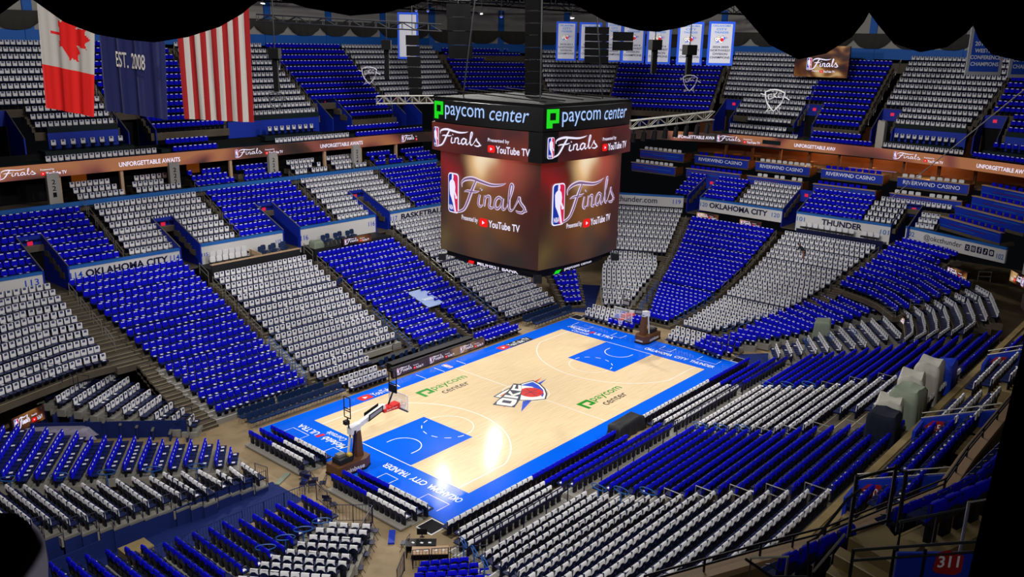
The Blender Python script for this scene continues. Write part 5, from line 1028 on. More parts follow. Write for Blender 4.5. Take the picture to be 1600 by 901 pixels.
for n, i in enumerate((1, 3, 5, 7, 9, 11)):
    x = -23.9-.86*i*1.25; paddle((x, 4.1+.47*i*1.25, .45+.1*i), PI*.8, 'blue loop handrail, %s from court between near-end blue and white blocks' % ORD[n])
for n, (x, y) in enumerate(((-23.6, -5.6), (-24.9, -5.75), (-26.1, -5.9), (-27.4, -6.1))): paddle((x, y, .45+.12*n), PI*.8, 'blue loop handrail, %s from court left of small white corner block' % ORD[n])
for n, (x, y, z) in enumerate(((-20.0, -12.7, .5), (-20.9, -14.3, 1.1), (-21.9, -15.9, 1.7))): paddle((x, y, z), PI*.35, 'blue loop handrail, %s up beside the black desk' % ORD[n])
for n, (x, y, z) in enumerate(((22.2, -12.9, 1.0), (24.0, -14.3, 1.3), (25.8, -15.6, 1.6))): paddle((x, y, z), PI*.3, 'blue loop handrail, %s from court beside angled white corner block' % ORD[n])
for n, (x, y, z) in enumerate(((29.6, -17.2, 3.3), (31.3, -18.9, 4.0), (33.6, -20.4, 4.8), (35.6, -21.6, 5.5), (37.5, -22.6, 6.1))): hoop((x, y, z), PI*.7, 'grey hoop handrail, %s up between blue corner block and bent white block' % ORD[n])
for n, (x, y, z) in enumerate(((28.5, -20.6, 2.9), (30.4, -22.6, 3.6), (31.8, -24.4, 4.4))): pass
# guard rails in front of the near fixed rows
for n, (x0, x1, w_) in enumerate(((-20, -12.2, 'white block nearest the camera'), (-10.6, -.1, 'blue block left of mid court'), (1.1, 9.4, 'white block right of mid court'), (10.8, 18.2, 'blue block by far corner'))):
    mb = MB(); y = -13.45; L = x1-x0; k = max(2, int(L/1.7)); mb.tube([(x0, y, 2.0), (x1, y, 2.0)], .035, 'navy', 5)
    for i in range(k+1): mb.tube([(x0+L*i/k, y, .7), (x0+L*i/k, y, 2.0)], .035, 'navy', 5)
    mb.obox((x0, y-.03, 1.62), (L, 0, 0), (0, .05, 0), (0, 0, .12), 'navy'); tag(mb.build('guard_rail'), 'long navy guard rail in front of near-side '+w_, 'railing')
# far stand front rails
for x0, x1, w_ in ((-2.2, 4.6, 'behind the press tables'), (6.8, 11, 'below right half of block 116')):
    mb = MB(); y = 11.9 if x0 > 0 else 13.0
    for z in (.9, 1.3): mb.tube([(x0, y, z), (x1, y, z)], .03, 'navy', 5)
    k = int((x1-x0)/1.3)
    for i in range(k+1): mb.tube([(x0+(x1-x0)*i/k, y, .0), (x0+(x1-x0)*i/k, y, 1.3)], .03, 'navy', 5)
    tag(mb.build('guard_rail'), 'navy guard rail '+w_, 'railing')
# ------------------------------------------------------------------ near wall, three-row boxes, upper deck in front of the camera
wallbox('wall_near_low', (-33, -29.05), (24, -29.05), 5.6, 7.75, 'tan', .35)
mb = MB(); mb.obox((-33, -29.7, 7.55), (57, 0, 0), (0, .7, 0), (0, 0, .12), 'tan'); mb.obox((-33, -33.4, 6.9), (57, 0, 0), (0, 4.2, 0), (0, 0, .15), 'riser'); struct(mb, 'slab_near_boxes')
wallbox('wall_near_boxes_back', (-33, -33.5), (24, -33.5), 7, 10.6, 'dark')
for x, num, w_ in ((-14.1, '310', 'nearest the stairs'), (-5.5, '305', 'beside the covered cameras'), (6.9, '304', 'farthest along the boxes')):
    t = thing('box_divider', 'blue dividing wall with red number plate, %s' % w_, 'wall', (0, 0, 0))
    mb = MB(); mb.obox((x, -29.75, 7.9), (0, -3.6, 1.6), (.14, 0, 0), (0, 0, 1.0), 'deckblue'); mb.obox((x-1.6, -29.85, 7.9), (1.7, .1, 0), (0, -.14, 0), (0, 0, .95), 'deckblue'); mb.build('panel', t)
    mb = MB(); f = plane_fn((x-1.2, -29.80, 0), (-1, -.06, 0), (0, 0, 1)); g = lambda a, b: Vector((x-1.25+a, -29.66, b))
    fr = plane_fn((x-.02, -30.0, 0), (0, -1, .44), (0, 0, 1)); P = [(.0, 8.05), (.55, 8.0), (.9, 8.2), (.85, 8.75), (.3, 8.85), (-.05, 8.6)]
    mb.face([fr(*p) for p in P], 'sign'); fr2 = plane_fn((x-.03, -30.0, 0), (0, -1, .44), (0, 0, 1)); put_text(mb, num, fr2, .12, 8.25, .62, .36, 'line', .01)
    mb.build('number_plate', t)
    mb = MB(); mb.tube([(x+.07, -29.75, 8.95), (x+.07, -33.3, 10.55)], .03, 'steel', 5); mb.tube([(x+.07, -29.75, 9.2), (x+.07, -33.3, 10.8)], .03, 'steel', 5); mb.build('top_rail', t)
PP = [(-33.7, -31.43), (-30.7, -32.76), (-28.93, -33.6), (-24.2, -35.05), (-21.6, -34.95), (24, -34.85)]
for i in range(len(PP)-1):
    a, b = Vector(PP[i]+(13.6,)), Vector(PP[i+1]+(13.6,)); t = (b-a).normalized(); n = Vector((t.y, -t.x, 0))
    n = n if n.dot(a) > 0 else -n
    mb = MB(); mb.obox(a, b-a, n*.3, (0, 0, 1.0), 'tan'); mb.obox(a-n*.06+Vector((0, 0, .86)), b-a, n*.42, (0, 0, .16), 'edge')
    mb.obox(a+n*.3+Vector((0, 0, -.6)), b-a, n*6, (0, 0, .6), 'riser'); struct(mb, 'wall_near_parapet')
    mb = MB(); up = Vector((0, 0, 1)); k = max(2, int((b-a).length/1.8))
    for z in (1.35, 1.2): mb.tube([a+n*.15+up*z, b+n*.15+up*z], .03, 'blackiron', 5)
    for q in range(k+1): p = a+(b-a)*(q/k)+n*.15; mb.tube([p+up*.9, p+up*1.35], .03, 'blackiron', 5)
    tag(mb.build('parapet_rail'), 'black rail on the near upper deck parapet, %s' % ('lowest piece at the picture bottom', 'second piece from the bottom', 'middle straight length below the cage', 'short bend piece', 'long length running to the right')[i], 'railing')
# stairs, cage and numbered panel
mb = MB()
mb.prism([(-35.17, -36.21, 18.5), (-34.31, -36.51, 18.5), (-34.63, -36.79, 18.5), (-34.45, -37.21, 18.5), (-35.47, -37.07, 18.5)], (0, 0, -.35), 'tan')
for q in range(7):
    z = 18.5-.2*(q+1); x = -35.2-.28*q; mb.obox((x, -36.1, z-.4), (-.3, -.02, 0), (-.28, -1.0, 0), (0, 0, .4), 'tan'); mb.obox((x-.27, -36.12, z-.004), (-.03, 0, 0), (-.28, -1.0, 0), (0, 0, .008), 'nosing')
struct(mb, 'floor_stair_flight')
t = thing('rail_cage', 'black rail frame round the landing above the near parapet', 'railing')
for p in ((-35.0, -36.15), (-34.15, -36.5), (-34.25, -36.7)): mb = MB(); mb.tube([(p[0], p[1], 18.4), (p[0], p[1], 19.55)], .035, 'blackiron', 5); mb.build('post', t)
mb = MB()
for z in (18.5, 19.5): mb.tube([(-35.0, -36.15, z), (-34.15, -36.5, z), (-34.25, -36.7, z)], .03, 'blackiron', 5)
mb.build('rail', t)
t = thing('number_panel', 'blue rail panel with white 311 on a red plate', 'panel')
a, b = Vector((-38.86, -37.41, 20.47)), Vector((-37.78, -38.58, 20.6)); td = (b-a); td.z = 0; td.normalize(); n = Vector((-td.y, td.x, 0)); n = n if n.dot(CAM-a) > 0 else -n
mb = MB(); mb.obox(a+td*.55-Vector((0, 0, .85)), td*1.15, -n*.04, (0, 0, .85), 'deckblue'); mb.build('panel', t)
mb = MB(); f = plane_fn(a+n*.008-Vector((0, 0, .85)), td, (0, 0, 1)); mb.face([f(*p) for p in [(1.0, .62), (1.06, .58), (1.28, .55), (1.36, .6), (1.36, .82), (1.24, .86), (1.16, .9), (1.03, .86)]], 'sign')
f2 = plane_fn(a+n*.013-Vector((0, 0, .85)), td, (0, 0, 1)); put_text(mb, '311', f2, 1.05, .66, .26, .16, 'line', .02); mb.build('number_plate', t)
mb = MB()
for z, e in ((.04, 0), (-.1, 0)): mb.tube([a+Vector((0, 0, z)), b+Vector((0, 0, z))], .02, 'blackiron', 5)
for q in (0, .5, .88, 1.62): mb.tube([a+td*q+Vector((0, 0, .05)), a+td*q-Vector((0, 0, .9))], .02, 'blackiron', 5)
mb.build('rail', t)
for P, m, L in (([(-37.62, -35.53, 18.97), (-37.41, -35.88, 18.72), (-37.05, -36.28, 18.73), (-36.95, -36.18, 19.23), (-36.85, -36.27, 19.29), (-36.44, -36.51, 19.87), (-36.2, -36.6, 19.95)], 'blackiron', 'black bent rail below the landing frame'),
                ([(-36.1, -36.02, 18.22), (-35.64, -36.29, 18.82)], 'steel', 'thin pale diagonal rail left of the landing'),
                ([(-36.97, -37.39, 20.06), (-36.31, -38.07, 20.26)], 'blackiron', 'black rail right of the landing, beside grey hoop'), ([(-36.96, -37.42, 19.6), (-36.96, -37.42, 20.06), (-36.6, -37.77, 20.16), (-36.6, -37.77, 19.7)], 'blackiron', 'short black rail frame right of the landing'),
                ([(-37.32, -38.25, 20.1), (-37.32, -38.25, 20.84), (-37.05, -38.52, 20.9), (-37.05, -38.52, 20.1)], 'steel', 'grey hoop rail by the black drape at right'),
                ([(-37.56, -35.59, 18.4), (-37.56, -35.59, 18.98), (-37.19, -36.0, 19.01), (-37.19, -36.0, 18.4)], 'steel', 'grey hoop rail at the picture bottom below parapet')):
    mb = MB(); mb.tube(P, .022, m, 6); tag(mb.build('stair_rail'), L, 'railing')
# ------------------------------------------------------------------ far-end club boxes with lettered fascias
def clubbox(a, b, label, lettered, x0):
    """two tiers of lounge chairs behind striped counters"""
    o = thing('club_box', label, 'club seating')
    for tier in (0, 1):
        x = x0+1.9*tier; z = 10.25+1.55*tier; y0, y1 = a, b
        mb = MB(); mb.obox((x, y0, z), (0, y1-y0, 0), (.12, 0, 0), (0, 0, .95), 'deckblue')
        if not (tier and lettered):
            for k, (h, m) in enumerate(((.12, 'stripe'), (.42, 'capblue'), (.62, 'brown'))): mb.obox((x-.01, y0+(y1-y0)*.3*(k % 2), z+h), (0, (y1-y0)*.6, 0), (.02, 0, 0), (0, 0, .07), m)
        mb.build('fascia', o)
        mb = MB(); mb.obox((x-.1, y0+.05, z+.95), (0, y1-y0-.1, 0), (.5, 0, 0), (0, 0, .07), 'edge'); mb.build('counter', o)
        if tier and lettered: mb = MB(); put_text(mb, 'RIVERWIND CASINO', plane_fn((x-.02, y0-.6, z), (0, -1, 0), (0, 0, 1)), 0, .3, abs(y1-y0)-1.4, .42, 'ledblue' if 0 else 'line', .01); mb.build('lettering', o)
        mb = MB(); mb.obox((x+.1, y0, z-.2), (0, y1-y0, 0), (1.9, 0, 0), (0, 0, .2), 'riser'); mb.obox((x, y1-.1, z), (1.9, 0, 0), (0, .1, 0), (0, 0, .9), 'brown'); mb.build('platform', o)
    return o
lc = None
def lounge(label, loc, rz, col):
    t = thing('lounge_chair', label, 'chair', loc, rz, 'club box chairs')
    mb = MB(); mb.box((.2, 0, .4), (.46, .5, .14), 'black'); mb.build('seat', t); mb = MB(); mb.prism([(-.06, y, z) for y, z in rrect(-.26, .45, .52, .5, .1)], (.1, 0, 0), col); mb.build('backrest', t); return t
lw = lb = None
for n, (y0, y1, lett, col, x0, w_) in enumerate(((23.6, 17.0, False, 'white', 49.2, 'unlettered box beside the scoreboard'), (15.6, 8.2, True, 'blue', 49.6, 'first lettered box from the left'), (7.2, .4, True, 'white', 49.6, 'second lettered box from the left'), (-1.0, -8.0, True, 'blue', 49.6, 'third lettered box from the left'), (-9.6, -16.8, True, 'white', 49.6, 'rightmost lettered box'))):
    clubbox(y0, y1, 'two-tier blue club box with pale counters, '+w_, lett, x0)
    for tier in (0, 1):
        k = 0; y = y0-.5; random.seed(n*10+tier)
        while y > y1+.4:
            if random.random() < .88:
                loc = (x0+.75+1.9*tier, y, 10.62+1.55*tier); L = '%s club chair from left, %s tier, %s' % (ORD[k], ('lower', 'upper')[tier], w_)
                src = lw if col == 'white' else lb
                if src is None:
                    src = lounge(L, loc, PI, col)
                    if col == 'white': lw = src
                    else: lb = src
                else: dup(src, loc, PI, L)
                k += 1
            y -= .72
# stepped blue counters in the right corner
for n, (a, b, z) in enumerate((((47.0, -15.6), (42.2, -22.4), 8.9), ((48.6, -16.6), (43.5, -24.0), 9.9), ((50.2, -17.6), (44.8, -25.6), 10.9), ((51.8, -18.0), (46, -27), 11.9))):
    a3, b3 = Vector(a+(z,)), Vector(b+(z,)); t = (b3-a3).normalized(); nn = Vector((-t.y, t.x, 0)); nn = nn if nn.dot(a3) > 0 else -nn
    o = thing('club_counter', 'striped blue stepped counter in right corner, %s from the bottom' % ORD[n], 'counter')
    mb = MB(); mb.obox(a3, b3-a3, nn*.12, (0, 0, .95), 'deckblue')
    for k, (h, m) in enumerate(((.2, 'capblue'), (.45, 'stripe'), (.66, 'capblue'))): mb.obox(a3-nn*.012+t*(1.5*k)+Vector((0, 0, h)), (b3-a3)*.6, nn*.02, (0, 0, .06), m)
    mb.build('fascia', o); mb = MB(); mb.obox(a3-nn*.1+Vector((0, 0, .95)), b3-a3, nn*.5, (0, 0, .07), 'edge'); mb.build('counter_top', o)
    mb = MB(); mb.obox(a3-Vector((0, 0, .3)), b3-a3, nn*1.7, (0, 0, .3), 'riser'); mb.build('platform', o)
    for k in range(9):
        p = a3+t*(.7+.85*k)+nn*.8+Vector((0, 0, .35))
        if (p-b3).dot(t) < -.3:
            L = '%s blue club chair from left on the %s stepped counter of right corner' % (ORD[k], ORD[n]); rz = math.atan2(-nn.y, -nn.x)
            dup(lb, tuple(p), rz, L)
# lounge interior under the end ribbon: tables, warm lamps, dark back
mb = MB(); mb.obox((53.6, 20, 12.0), (0, -40, 0), (6, 0, 0), (0, 0, .2), 'riser'); mb.obox((60, 20, 12), (0, -44, 0), (.3, 0, 0), (0, 0, 5.2), 'brown'); mb.obox((53.9, 22, 14.2), (0, -46, 0), (8, 0, 0), (0, 0, .15), 'darkgreen'); struct(mb, 'slab_end_lounge')
random.seed(5)
for k in range(13):
    y = 14-2.45*k; t = thing('lounge_table', 'amber lit lounge table, %s from left under the end ribbon board' % ORD[k], 'table', (54.6+.5*(k % 3), y, 12.2)); mb = MB(); mb.lathe((0, 0, .72), [(0, .05), (.55, .05), (.55, 0), (0, 0)], 'amber', 12); mb.build('tabletop', t); mb = MB(); mb.tube([(0, 0, 0), (0, 0, .72)], .06, 'brown'); mb.build('pedestal', t)
for k in range(9):
    mb = MB(); mb.box((55.2, 13.2-3.7*k, 13.2), (.3, .3, 2.3), 'brown'); struct(mb, 'column_lounge')
for k, y in enumerate((3, -4.6, -11.5)):
    l = bpy.data.lights.new('lounge_lamp', 'POINT'); l.energy = 420; l.color = (1, .45, .15); l.shadow_soft_size = .3; o = bpy.data.objects.new('lounge_lamp', l); C.objects.link(o); o.location = (56.5, y, 13.7)
tag(MB().obox((53.9, -3.2, 12.9), (0, -5.4, 0), (.06, 0, 0), (0, 0, .1), 'ledplum').build('bar_light'), 'thin violet bar light under the end ribbon board', 'light')

# ------------------------------------------------------------------ upper back walls, curtain swags, ceiling
def backwall(a, b, zb, n_sw, nm):
    a, b = Vector(a+(0,)), Vector(b+(0,)); t = (b-a).normalized(); n = Vector((-t.y, t.x, 0)); n = n if n.dot(a) > 0 else -n; L = (b-a).length
    mb = MB(); mb.obox(a+Vector((0, 0, zb)), b-a, n*.3, (0, 0, 1.3), 'sky'); mb.obox(a+n*.1+Vector((0, 0, zb+1.3)), b-a, n*.3, (0, 0, 6), 'wallwhite')
    k = int(L/9)
    for i in range(k+1): mb.obox(a+t*(L*i/max(1, k))-n*.1+Vector((0, 0, zb-1)), t*.9, n*.3, (0, 0, 7), 'sky')
    mb.obox(a-n*2+Vector((0, 0, zb-1.6)), b-a, n*2.3, (0, 0, 1.2), 'riser')
    struct(mb, 'wall_'+nm)
    # swagged dark curtain hung across the wall
    mb = MB(); m = n_sw*12; V0 = []; V1 = []
    for i in range(m+1):
        s = i/m; ph = (s*n_sw) % 1; lo = zb+1.25+1.1*(1-math.sin(PI*ph))**1.6; d = -.35-.12*math.sin(i*2.4)
        p = a+t*(L*s)+n*d; V0.append(p+Vector((0, 0, lo))); V1.append(p+Vector((0, 0, zb+3.1)))
    mb.mesh(V0+V1+[p+n*.1 for p in V0]+[p+n*.1 for p in V1], [(i, i+1, m+2+i, m+1+i) for i in range(m)]+[(2*m+2+i, 2*m+3+i, 3*m+4+i, 3*m+3+i) for i in range(m)]+[(i, i+1, 2*m+3+i, 2*m+2+i) for i in range(m)], 'curtain')
    tag(mb.build('swag_curtain', None, True), 'dark swagged curtain along the %s' % nm.replace('_', ' '), 'curtain')
backwall((-40, 54.6), (42, 54.6), 25.2, 17, 'far_upper_back'); backwall((42, 54.6), (60.5, 44.5), 24.6, 4, 'far_corner_back'); backwall((60.5, 44.5), (67.6, 22), 24.6, 5, 'end_corner_back'); backwall((67.6, 22), (67.6, -30), 25.0, 11, 'end_upper_back')
mb = MB(); mb.obox((-70, -60, 38), (145, 0, 0), (0, 125, 0), (0, 0, .3), 'drape'); struct(mb, 'ceiling')
mb = MB(); mb.obox((-42, 56.5, 24), (130, 0, 0), (0, .3, 0), (0, 0, 14), 'dark'); mb.obox((72, -40, 12), (0, 98, 0), (.3, 0, 0), (0, 0, 26), 'dark'); struct(mb, 'wall_outer')
# catwalk trusses under the roof
def truss(label, a, b, h=.6, m='blackiron', r=.05, n=14, name='lighting_truss', grp=None):
    a, b = Vector(a), Vector(b); t = (b-a).normalized(); s = t.cross(Vector((0, 0, 1))).normalized()*h*.5; up = Vector((0, 0, h)); o = thing(name, label, 'truss', (0, 0, 0), 0, grp)
    for q in (s, -s):
        for z in (up, Vector()): mb = MB(); mb.tube([a+q+z, b+q+z], r, m, 5); mb.build('chord', o)
    mb = MB()
    for i in range(n):
        p, q2 = a+(b-a)*(i/n), a+(b-a)*((i+1)/n)
        for q in (s, -s): mb.tube([p+q, p+q+up], r*.6, m, 4); mb.tube([p+q+(up if i % 2 else Vector()), q2+q+(Vector() if i % 2 else up)], r*.6, m, 4)
        mb.tube([p+s, q2-s], r*.6, m, 4); mb.tube([p+s+up, q2-s+up], r*.6, m, 4)
    mb.build('lattice', o); return o
truss('black lattice truss across the top left, above upper seats', (-9.9, 18.6, 27.35), (-.9, 8.3, 26.9), .5); truss('short silver truss left of the scoreboard top', (-8.5, 6.9, 22.0), (-5.9, 4.0, 22.1), .5, 'steel', .03, 8)
tr = truss('silver truss with lamps right of the scoreboard top', (2.7, -6.5, 20.65), (6.5, -10.75, 21.4), .55, 'steel', .04, 9)
for i in range(8):
    p = Vector((2.9, -6.7, 20.5)).lerp(Vector((6.3, -10.5, 21.2)), i/7); t = thing('moving_light', 'black stage lamp, %s from left under silver truss' % ORD[i], 'lamp', tuple(p), .8, 'stage lamps under the silver truss'); mb = MB(); mb.tube([(0, 0, .1), (0, 0, -.15)], .08, 'blackiron'); mb.build('yoke', t); mb = MB(); mb.tube([(0, 0, -.12), (.05, .05, -.75)], [.16, .2], 'black', 10); mb.build('head', t)
for i, (a, b, w_) in enumerate((((-30, 50, 30.2), (60, 52, 30.2), 'highest'), ((-20, 44, 31), (64, 40, 30.6), 'second highest'), ((20, 30, 30.4), (62, 10, 30.0), 'rightmost'))): truss('long dark roof truss, %s of three far back' % w_, a, b, 1.1, 'blackiron', .09, 24, 'roof_truss')
for i, (x, y, z, m, w_) in enumerate(((8.9, 13.4, 28.5, 'lamp', 'white tube'), (9.9, 12.0, 28.25, 'lampblue', 'twin blue'), (11.7, 10.2, 28.7, 'lampblue', 'single blue'), (13.9, 7.4, 28.3, 'lamp', 'dim tube near banners'), (-3.3, 27.7, 29.0, 'lamp', 'upper left'), (5.2, 17.6, 28.6, 'lampblue', 'beside white banner'), (5.9, 16.9, 28.6, 'lampblue', 'right of white banner'))):
    t = thing('catwalk_lamp', 'small glowing roof lamp, %s' % w_, 'lamp', (x, y, z), .8); mb = MB(); mb.box((0, 0, .09), (1.2 if m == 'lamp' else .6, .25, .1), 'blackiron'); mb.tube([(0, 0, .1), (0, 0, 1.5)], .02, 'blackiron', 4); mb.build('housing', t); mb = MB(); mb.box((0, 0, 0), (1.1 if m == 'lamp' else .4, .16, .06), m); mb.build('tube', t)
# black speaker columns
def speakers(label, top, bot, n, wd=.95, dp=.7):
    top, bot = Vector(top), Vector(bot); o = thing('speaker_stack', label, 'speaker')
    h = (top.z-bot.z)/n; rz = math.atan2((CAM-top).y, (CAM-top).x)-PI/2
    for i in range(n): p = top.lerp(bot, (i+.5)/n); mb = MB(); mb.box(p, (wd, dp, h*.93), 'soot', rz); mb.box(p+Vector((math.sin(rz)*-1, math.cos(rz), 0))*dp*.0-Vector((0, 0, h*.47)), (wd*.5, dp*1.02, h*.03), 'greyscr', rz); mb.build('cabinet', o)
    mb = MB(); mb.tube([top, top+Vector((0, 0, 6))], .03, 'blackiron', 4); mb.build('cable', o); return o
speakers('black speaker column in front of the white banner', (-4.6, 7.5, 26.6), (-4.75, 7.0, 22.2), 6); speakers('broad black speaker block left above scoreboard', (-2.2, 5.3, 28.8), (-2.3, 4.9, 25.0), 4, 1.7, 1.0)
speakers('tall black speaker column above the scoreboard middle', (.9, .9, 29.2), (.75, .6, 22.6), 8, 1.25); speakers('black speaker block in front of second banner', (3.85, -2.5, 27.4), (3.8, -2.6, 24.9), 5, 1.7, .8); speakers('squat black speaker in front of third banner', (5.1, -3.9, 27.1), (5.1, -3.9, 25.8), 2, 1.45, .8)
for i, (x, y, z, h, w_) in enumerate(((6.5, -5.7, 26.6, 1.6, 'between banners'), (-11.4, 14.4, 25.5, 2.3, 'above left grey crest'), (-3.1, 12.0, 26.2, 2.2, 'over second white upper block'), (7.9, -7.7, 26.3, 1.6, 'in front of sixth banner'))):
    t = thing('hanging_projector', 'black hanging projector on a pole, %s' % w_, 'projector', (x, y, z), .8); mb = MB(); mb.box((0, 0, -.35), (1.35, .7, .7), 'soot'); mb.build('case', t); mb = MB(); mb.box((0, 0, -.7-h/2), (.45, .35, h), 'soot'); mb.tube([(0, 0, 0), (0, 0, 4)], .04, 'blackiron', 4); mb.build('pole', t)
# hanging outline crests
def crest_sign(label, c, sc, m):
    c = Vector(c); n = (CAM-c); n.z = 0; n.normalize(); t = Vector((n.y, -n.x, 0)); t = t if t.dot(R_) > 0 else -t
    f = lambda x, y: c+t*x*sc+Vector((0, 0, y*sc)); mb = MB()
    sh = [(-.9, .75), (-.5, .95), (0, 1.0), (.5, .92), (.9, .7), (.8, .2), (.6, -.3), (.3, -.7), (0, -1), (-.3, -.72), (-.62, -.3), (-.82, .2)]
    mb.tube([f(*p) for p in sh], .07*sc, m, 5, True)
    for P in ([(-.55, .1), (-.6, .5), (-.3, .6), (-.2, .2), (-.55, .1)], [(-.1, .2), (-.1, .7)], [(-.1, .45), (.2, .75)], [(-.1, .45), (.2, .25)], [(.6, .65), (.35, .7), (.3, .3), (.55, .3)], [(-1.3, .6), (-.8, .45)], [(.8, .4), (1.35, .1)], [(-.3, -.6), (-.75, -1.1), (-.1, -.85)], [(.25, -.75), (.6, -1.15), (.45, -.5)]):
        mb.tube([f(*p) for p in P], .05*sc, m, 4)
    o = tag(mb.build('crest_sign'), label, 'sign', 'hanging crest outlines'); return o
crest_sign('dark grey hanging crest outline over left white upper block', (-11.87, 13.82, 21.85), .62, 'greyscr'); crest_sign('grey hanging crest outline beside the speaker column', (-7.17, 9.22, 23.76), .58, 'shieldgrey')
crest_sign('grey hanging crest outline over blue block under banners', (7.69, -8.04, 23.68), .55, 'shieldgrey'); crest_sign('pale hanging crest outline over the end white block', (11.4, -12.79, 22.61), .75, 'whitemetal')
# auxiliary screens
def screen(label, a, b, z0, z1, mt, logo=True):
    a, b = Vector(a+(0,)), Vector(b+(0,)); t = (b-a).normalized(); n = Vector((t.y, -t.x, 0)); n = n if n.dot(CAM-a) > 0 else -n
    o = thing('led_screen', label, 'screen'); L = (b-a).length; st, rd = (a, t) if t.dot(R_) > 0 else (b, -t)
    mb = MB(); mb.obox(st+Vector((0, 0, z0)), rd*L, -n*.25, (0, 0, z1-z0), 'leddark'); mb.build('cabinet', o)
    mb = MB(); f = lambda k: plane_fn(st+n*(.01+.006*k)+Vector((0, 0, z0)), rd, (0, 0, 1)); H = z1-z0; mb.face([f(0)(.02, .02), f(0)(L-.02, .02), f(0)(L-.02, H-.02), f(0)(.02, H-.02)], mt); mb.build('led_face', o)
    if logo: finals_logo(o, lambda k: f(k+1), L*.06, H*.08, L*.85, H*.85, layout='right')
    return o
g2 = glow_mat('small_screen_glow', 4, .7, GOLD, .35)
vs = screen('big wall screen high on the end upper deck, half hidden by drape', (60, 7.3), (60, .5), 22.75, 26.5, g2, False); fv = lambda k: plane_fn((59.98-.008*k, 7.3, 22.75), (0, -1, 0), (0, 0, 1)); finals_logo(vs, lambda k: fv(k+2), 1.6, .75, 4.0, 1.7, layout='below')
screen('small screen behind left part of block under OKLAHOMA CITY', (43.5, 10.3), (43.5, 7.4), 6.5, 7.15, g2); screen('small screen behind right part of block under OKLAHOMA CITY', (43.5, 4.7), (43.5, 2.0), 6.4, 7.1, g2)
screen('small screen set into the top of right corner block', (40.6, -18.6), (38.7, -20.9), 5.5, 6.4, g2); screen('small screen by the bent white corner rows', (31.9, -17.3), (30.2, -18.4), 2.3, 3.3, g2); screen('tilted small screen above bent white rows', (37.6, -24.6), (35.4, -26.2), 6.6, 7.6, g2)
screen('small screen on the press platform under the numbers 116', (3.4, 26.45), (7.0, 26.45), 6.75, 7.5, g2); screen('glowing screen edge at the left border below 113 block', (-30.3, 18.2), (-27.9, 19.2), 1.0, 2.1, g2)
# platforms and things on them along the far upper cross-aisle
t = thing('press_platform', 'dark glass-fronted platform under the numbers 115', 'platform'); mb = MB(); mb.obox((-10.6, 26.6, 5.5), (9.1, 0, 0), (0, 2.2, 0), (0, 0, 1.4), 'greyscr'); mb.obox((-10.6, 26.55, 5.5), (9.1, 0, 0), (0, .08, 0), (0, 0, 1.78), 'greyscr'); mb.build('base', t); mb = MB(); mb.obox((-10.6, 26.5, 7.28), (9.1, 0, 0), (0, .35, 0), (0, 0, .06), 'edge'); mb.obox((-5.6, 26.7, 6.9), (.1, 0, 0), (0, 1.9, .1), (0, 0, .6), 'edge'); mb.build('counter_top', t)
for r_i in (0, 1):
    for k in range(6): dup(lw, (-10.0+.5*r_i+.62*k, 27.35+.8*r_i, 6.9+.25*r_i), -PI/2, 'white platform chair, %s from left in %s row under left number 115' % (ORD[k], ('front', 'rear')[r_i]))
for k in range(6): dup(fc, (-5.0+.55*k, 27.6+.4*(k % 2), 6.9), 0, 'dark chair, %s from left on platform under right number 115' % ORD[k])
for k in range(6): dup(fc, (2.0+.75*k, 27.6+.3*(k % 2), 6.9), 0, 'dark chair, %s from left on press platform under numbers 116' % ORD[k])
mb = MB(); mb.obox((.2, 26.6, 5.5), (9.3, 0, 0), (0, 2.2, 0), (0, 0, 1.4), 'greyscr'); struct(mb, 'slab_press_platform')
for k in range(13):
    if k != 9: dup(lw, (44.0, -2.7-.66*k, 6.85), PI, 'white platform chair, %s from left under THUNDER lettering' % ORD[k])
mb = MB(); mb.obox((43.5, -2.1, 5.6), (0, -9.4, 0), (1.1, 0, 0), (0, 0, 1.25), 'navy'); mb.obox((43.45, -2.1, 5.6), (0, -9.4, 0), (.06, 0, 0), (0, 0, 1.5), 'navy'); struct(mb, 'slab_end_platform')
# black chairs curving round the right corner walkway
cp = [(33.9, -26.6), (34.6, -28.2), (34.2, -29.6), (32.6, -30.4), (29.8, -30.6), (27.4, -30.6), (24.6, -30.6)]
k = 0; lk = None; seg = 0; pos = 0.0
mb = MB()
for i in range(len(cp)-1):
    a, b = Vector(cp[i]+(6.4,)), Vector(cp[i+1]+(6.4,)); t = (b-a).normalized(); nn = Vector((-t.y, t.x, 0)); nn = nn if nn.dot(a) < 0 else -nn; m = max(1, int((b-a).length/.7))
    mb.obox(a+nn*.55-Vector((0, 0, 1.0)), b-a, nn*.3, (0, 0, 1.75), 'soot'); mb.obox(a-nn*.6-Vector((0, 0, 1.2)), b-a, nn*1.3, (0, 0, 1.2), 'riser')
    for q in range(m):
        p = a+(b-a)*((q+.5)/m); L = 'black counter chair, %s along the curved dark counter at right' % ordinal(k); rz = math.atan2(nn.y, nn.x)
        if lk is None: lk = lounge(L, tuple(p), rz, 'black')
        else: dup(lk, tuple(p), rz, L)
        c = MB().box((0, 0, 0), (.16, .12, .01), 'paper').build('menu_card', None, False, tuple(p+nn*.7+Vector((0, 0, .76)))); tag(c, 'white card on the curved dark counter, %s along it' % ordinal(k), 'card', 'cards on the curved counter'); k += 1
tag(mb.build('curved_counter'), 'dark curved counter along the right corner walkway', 'counter')

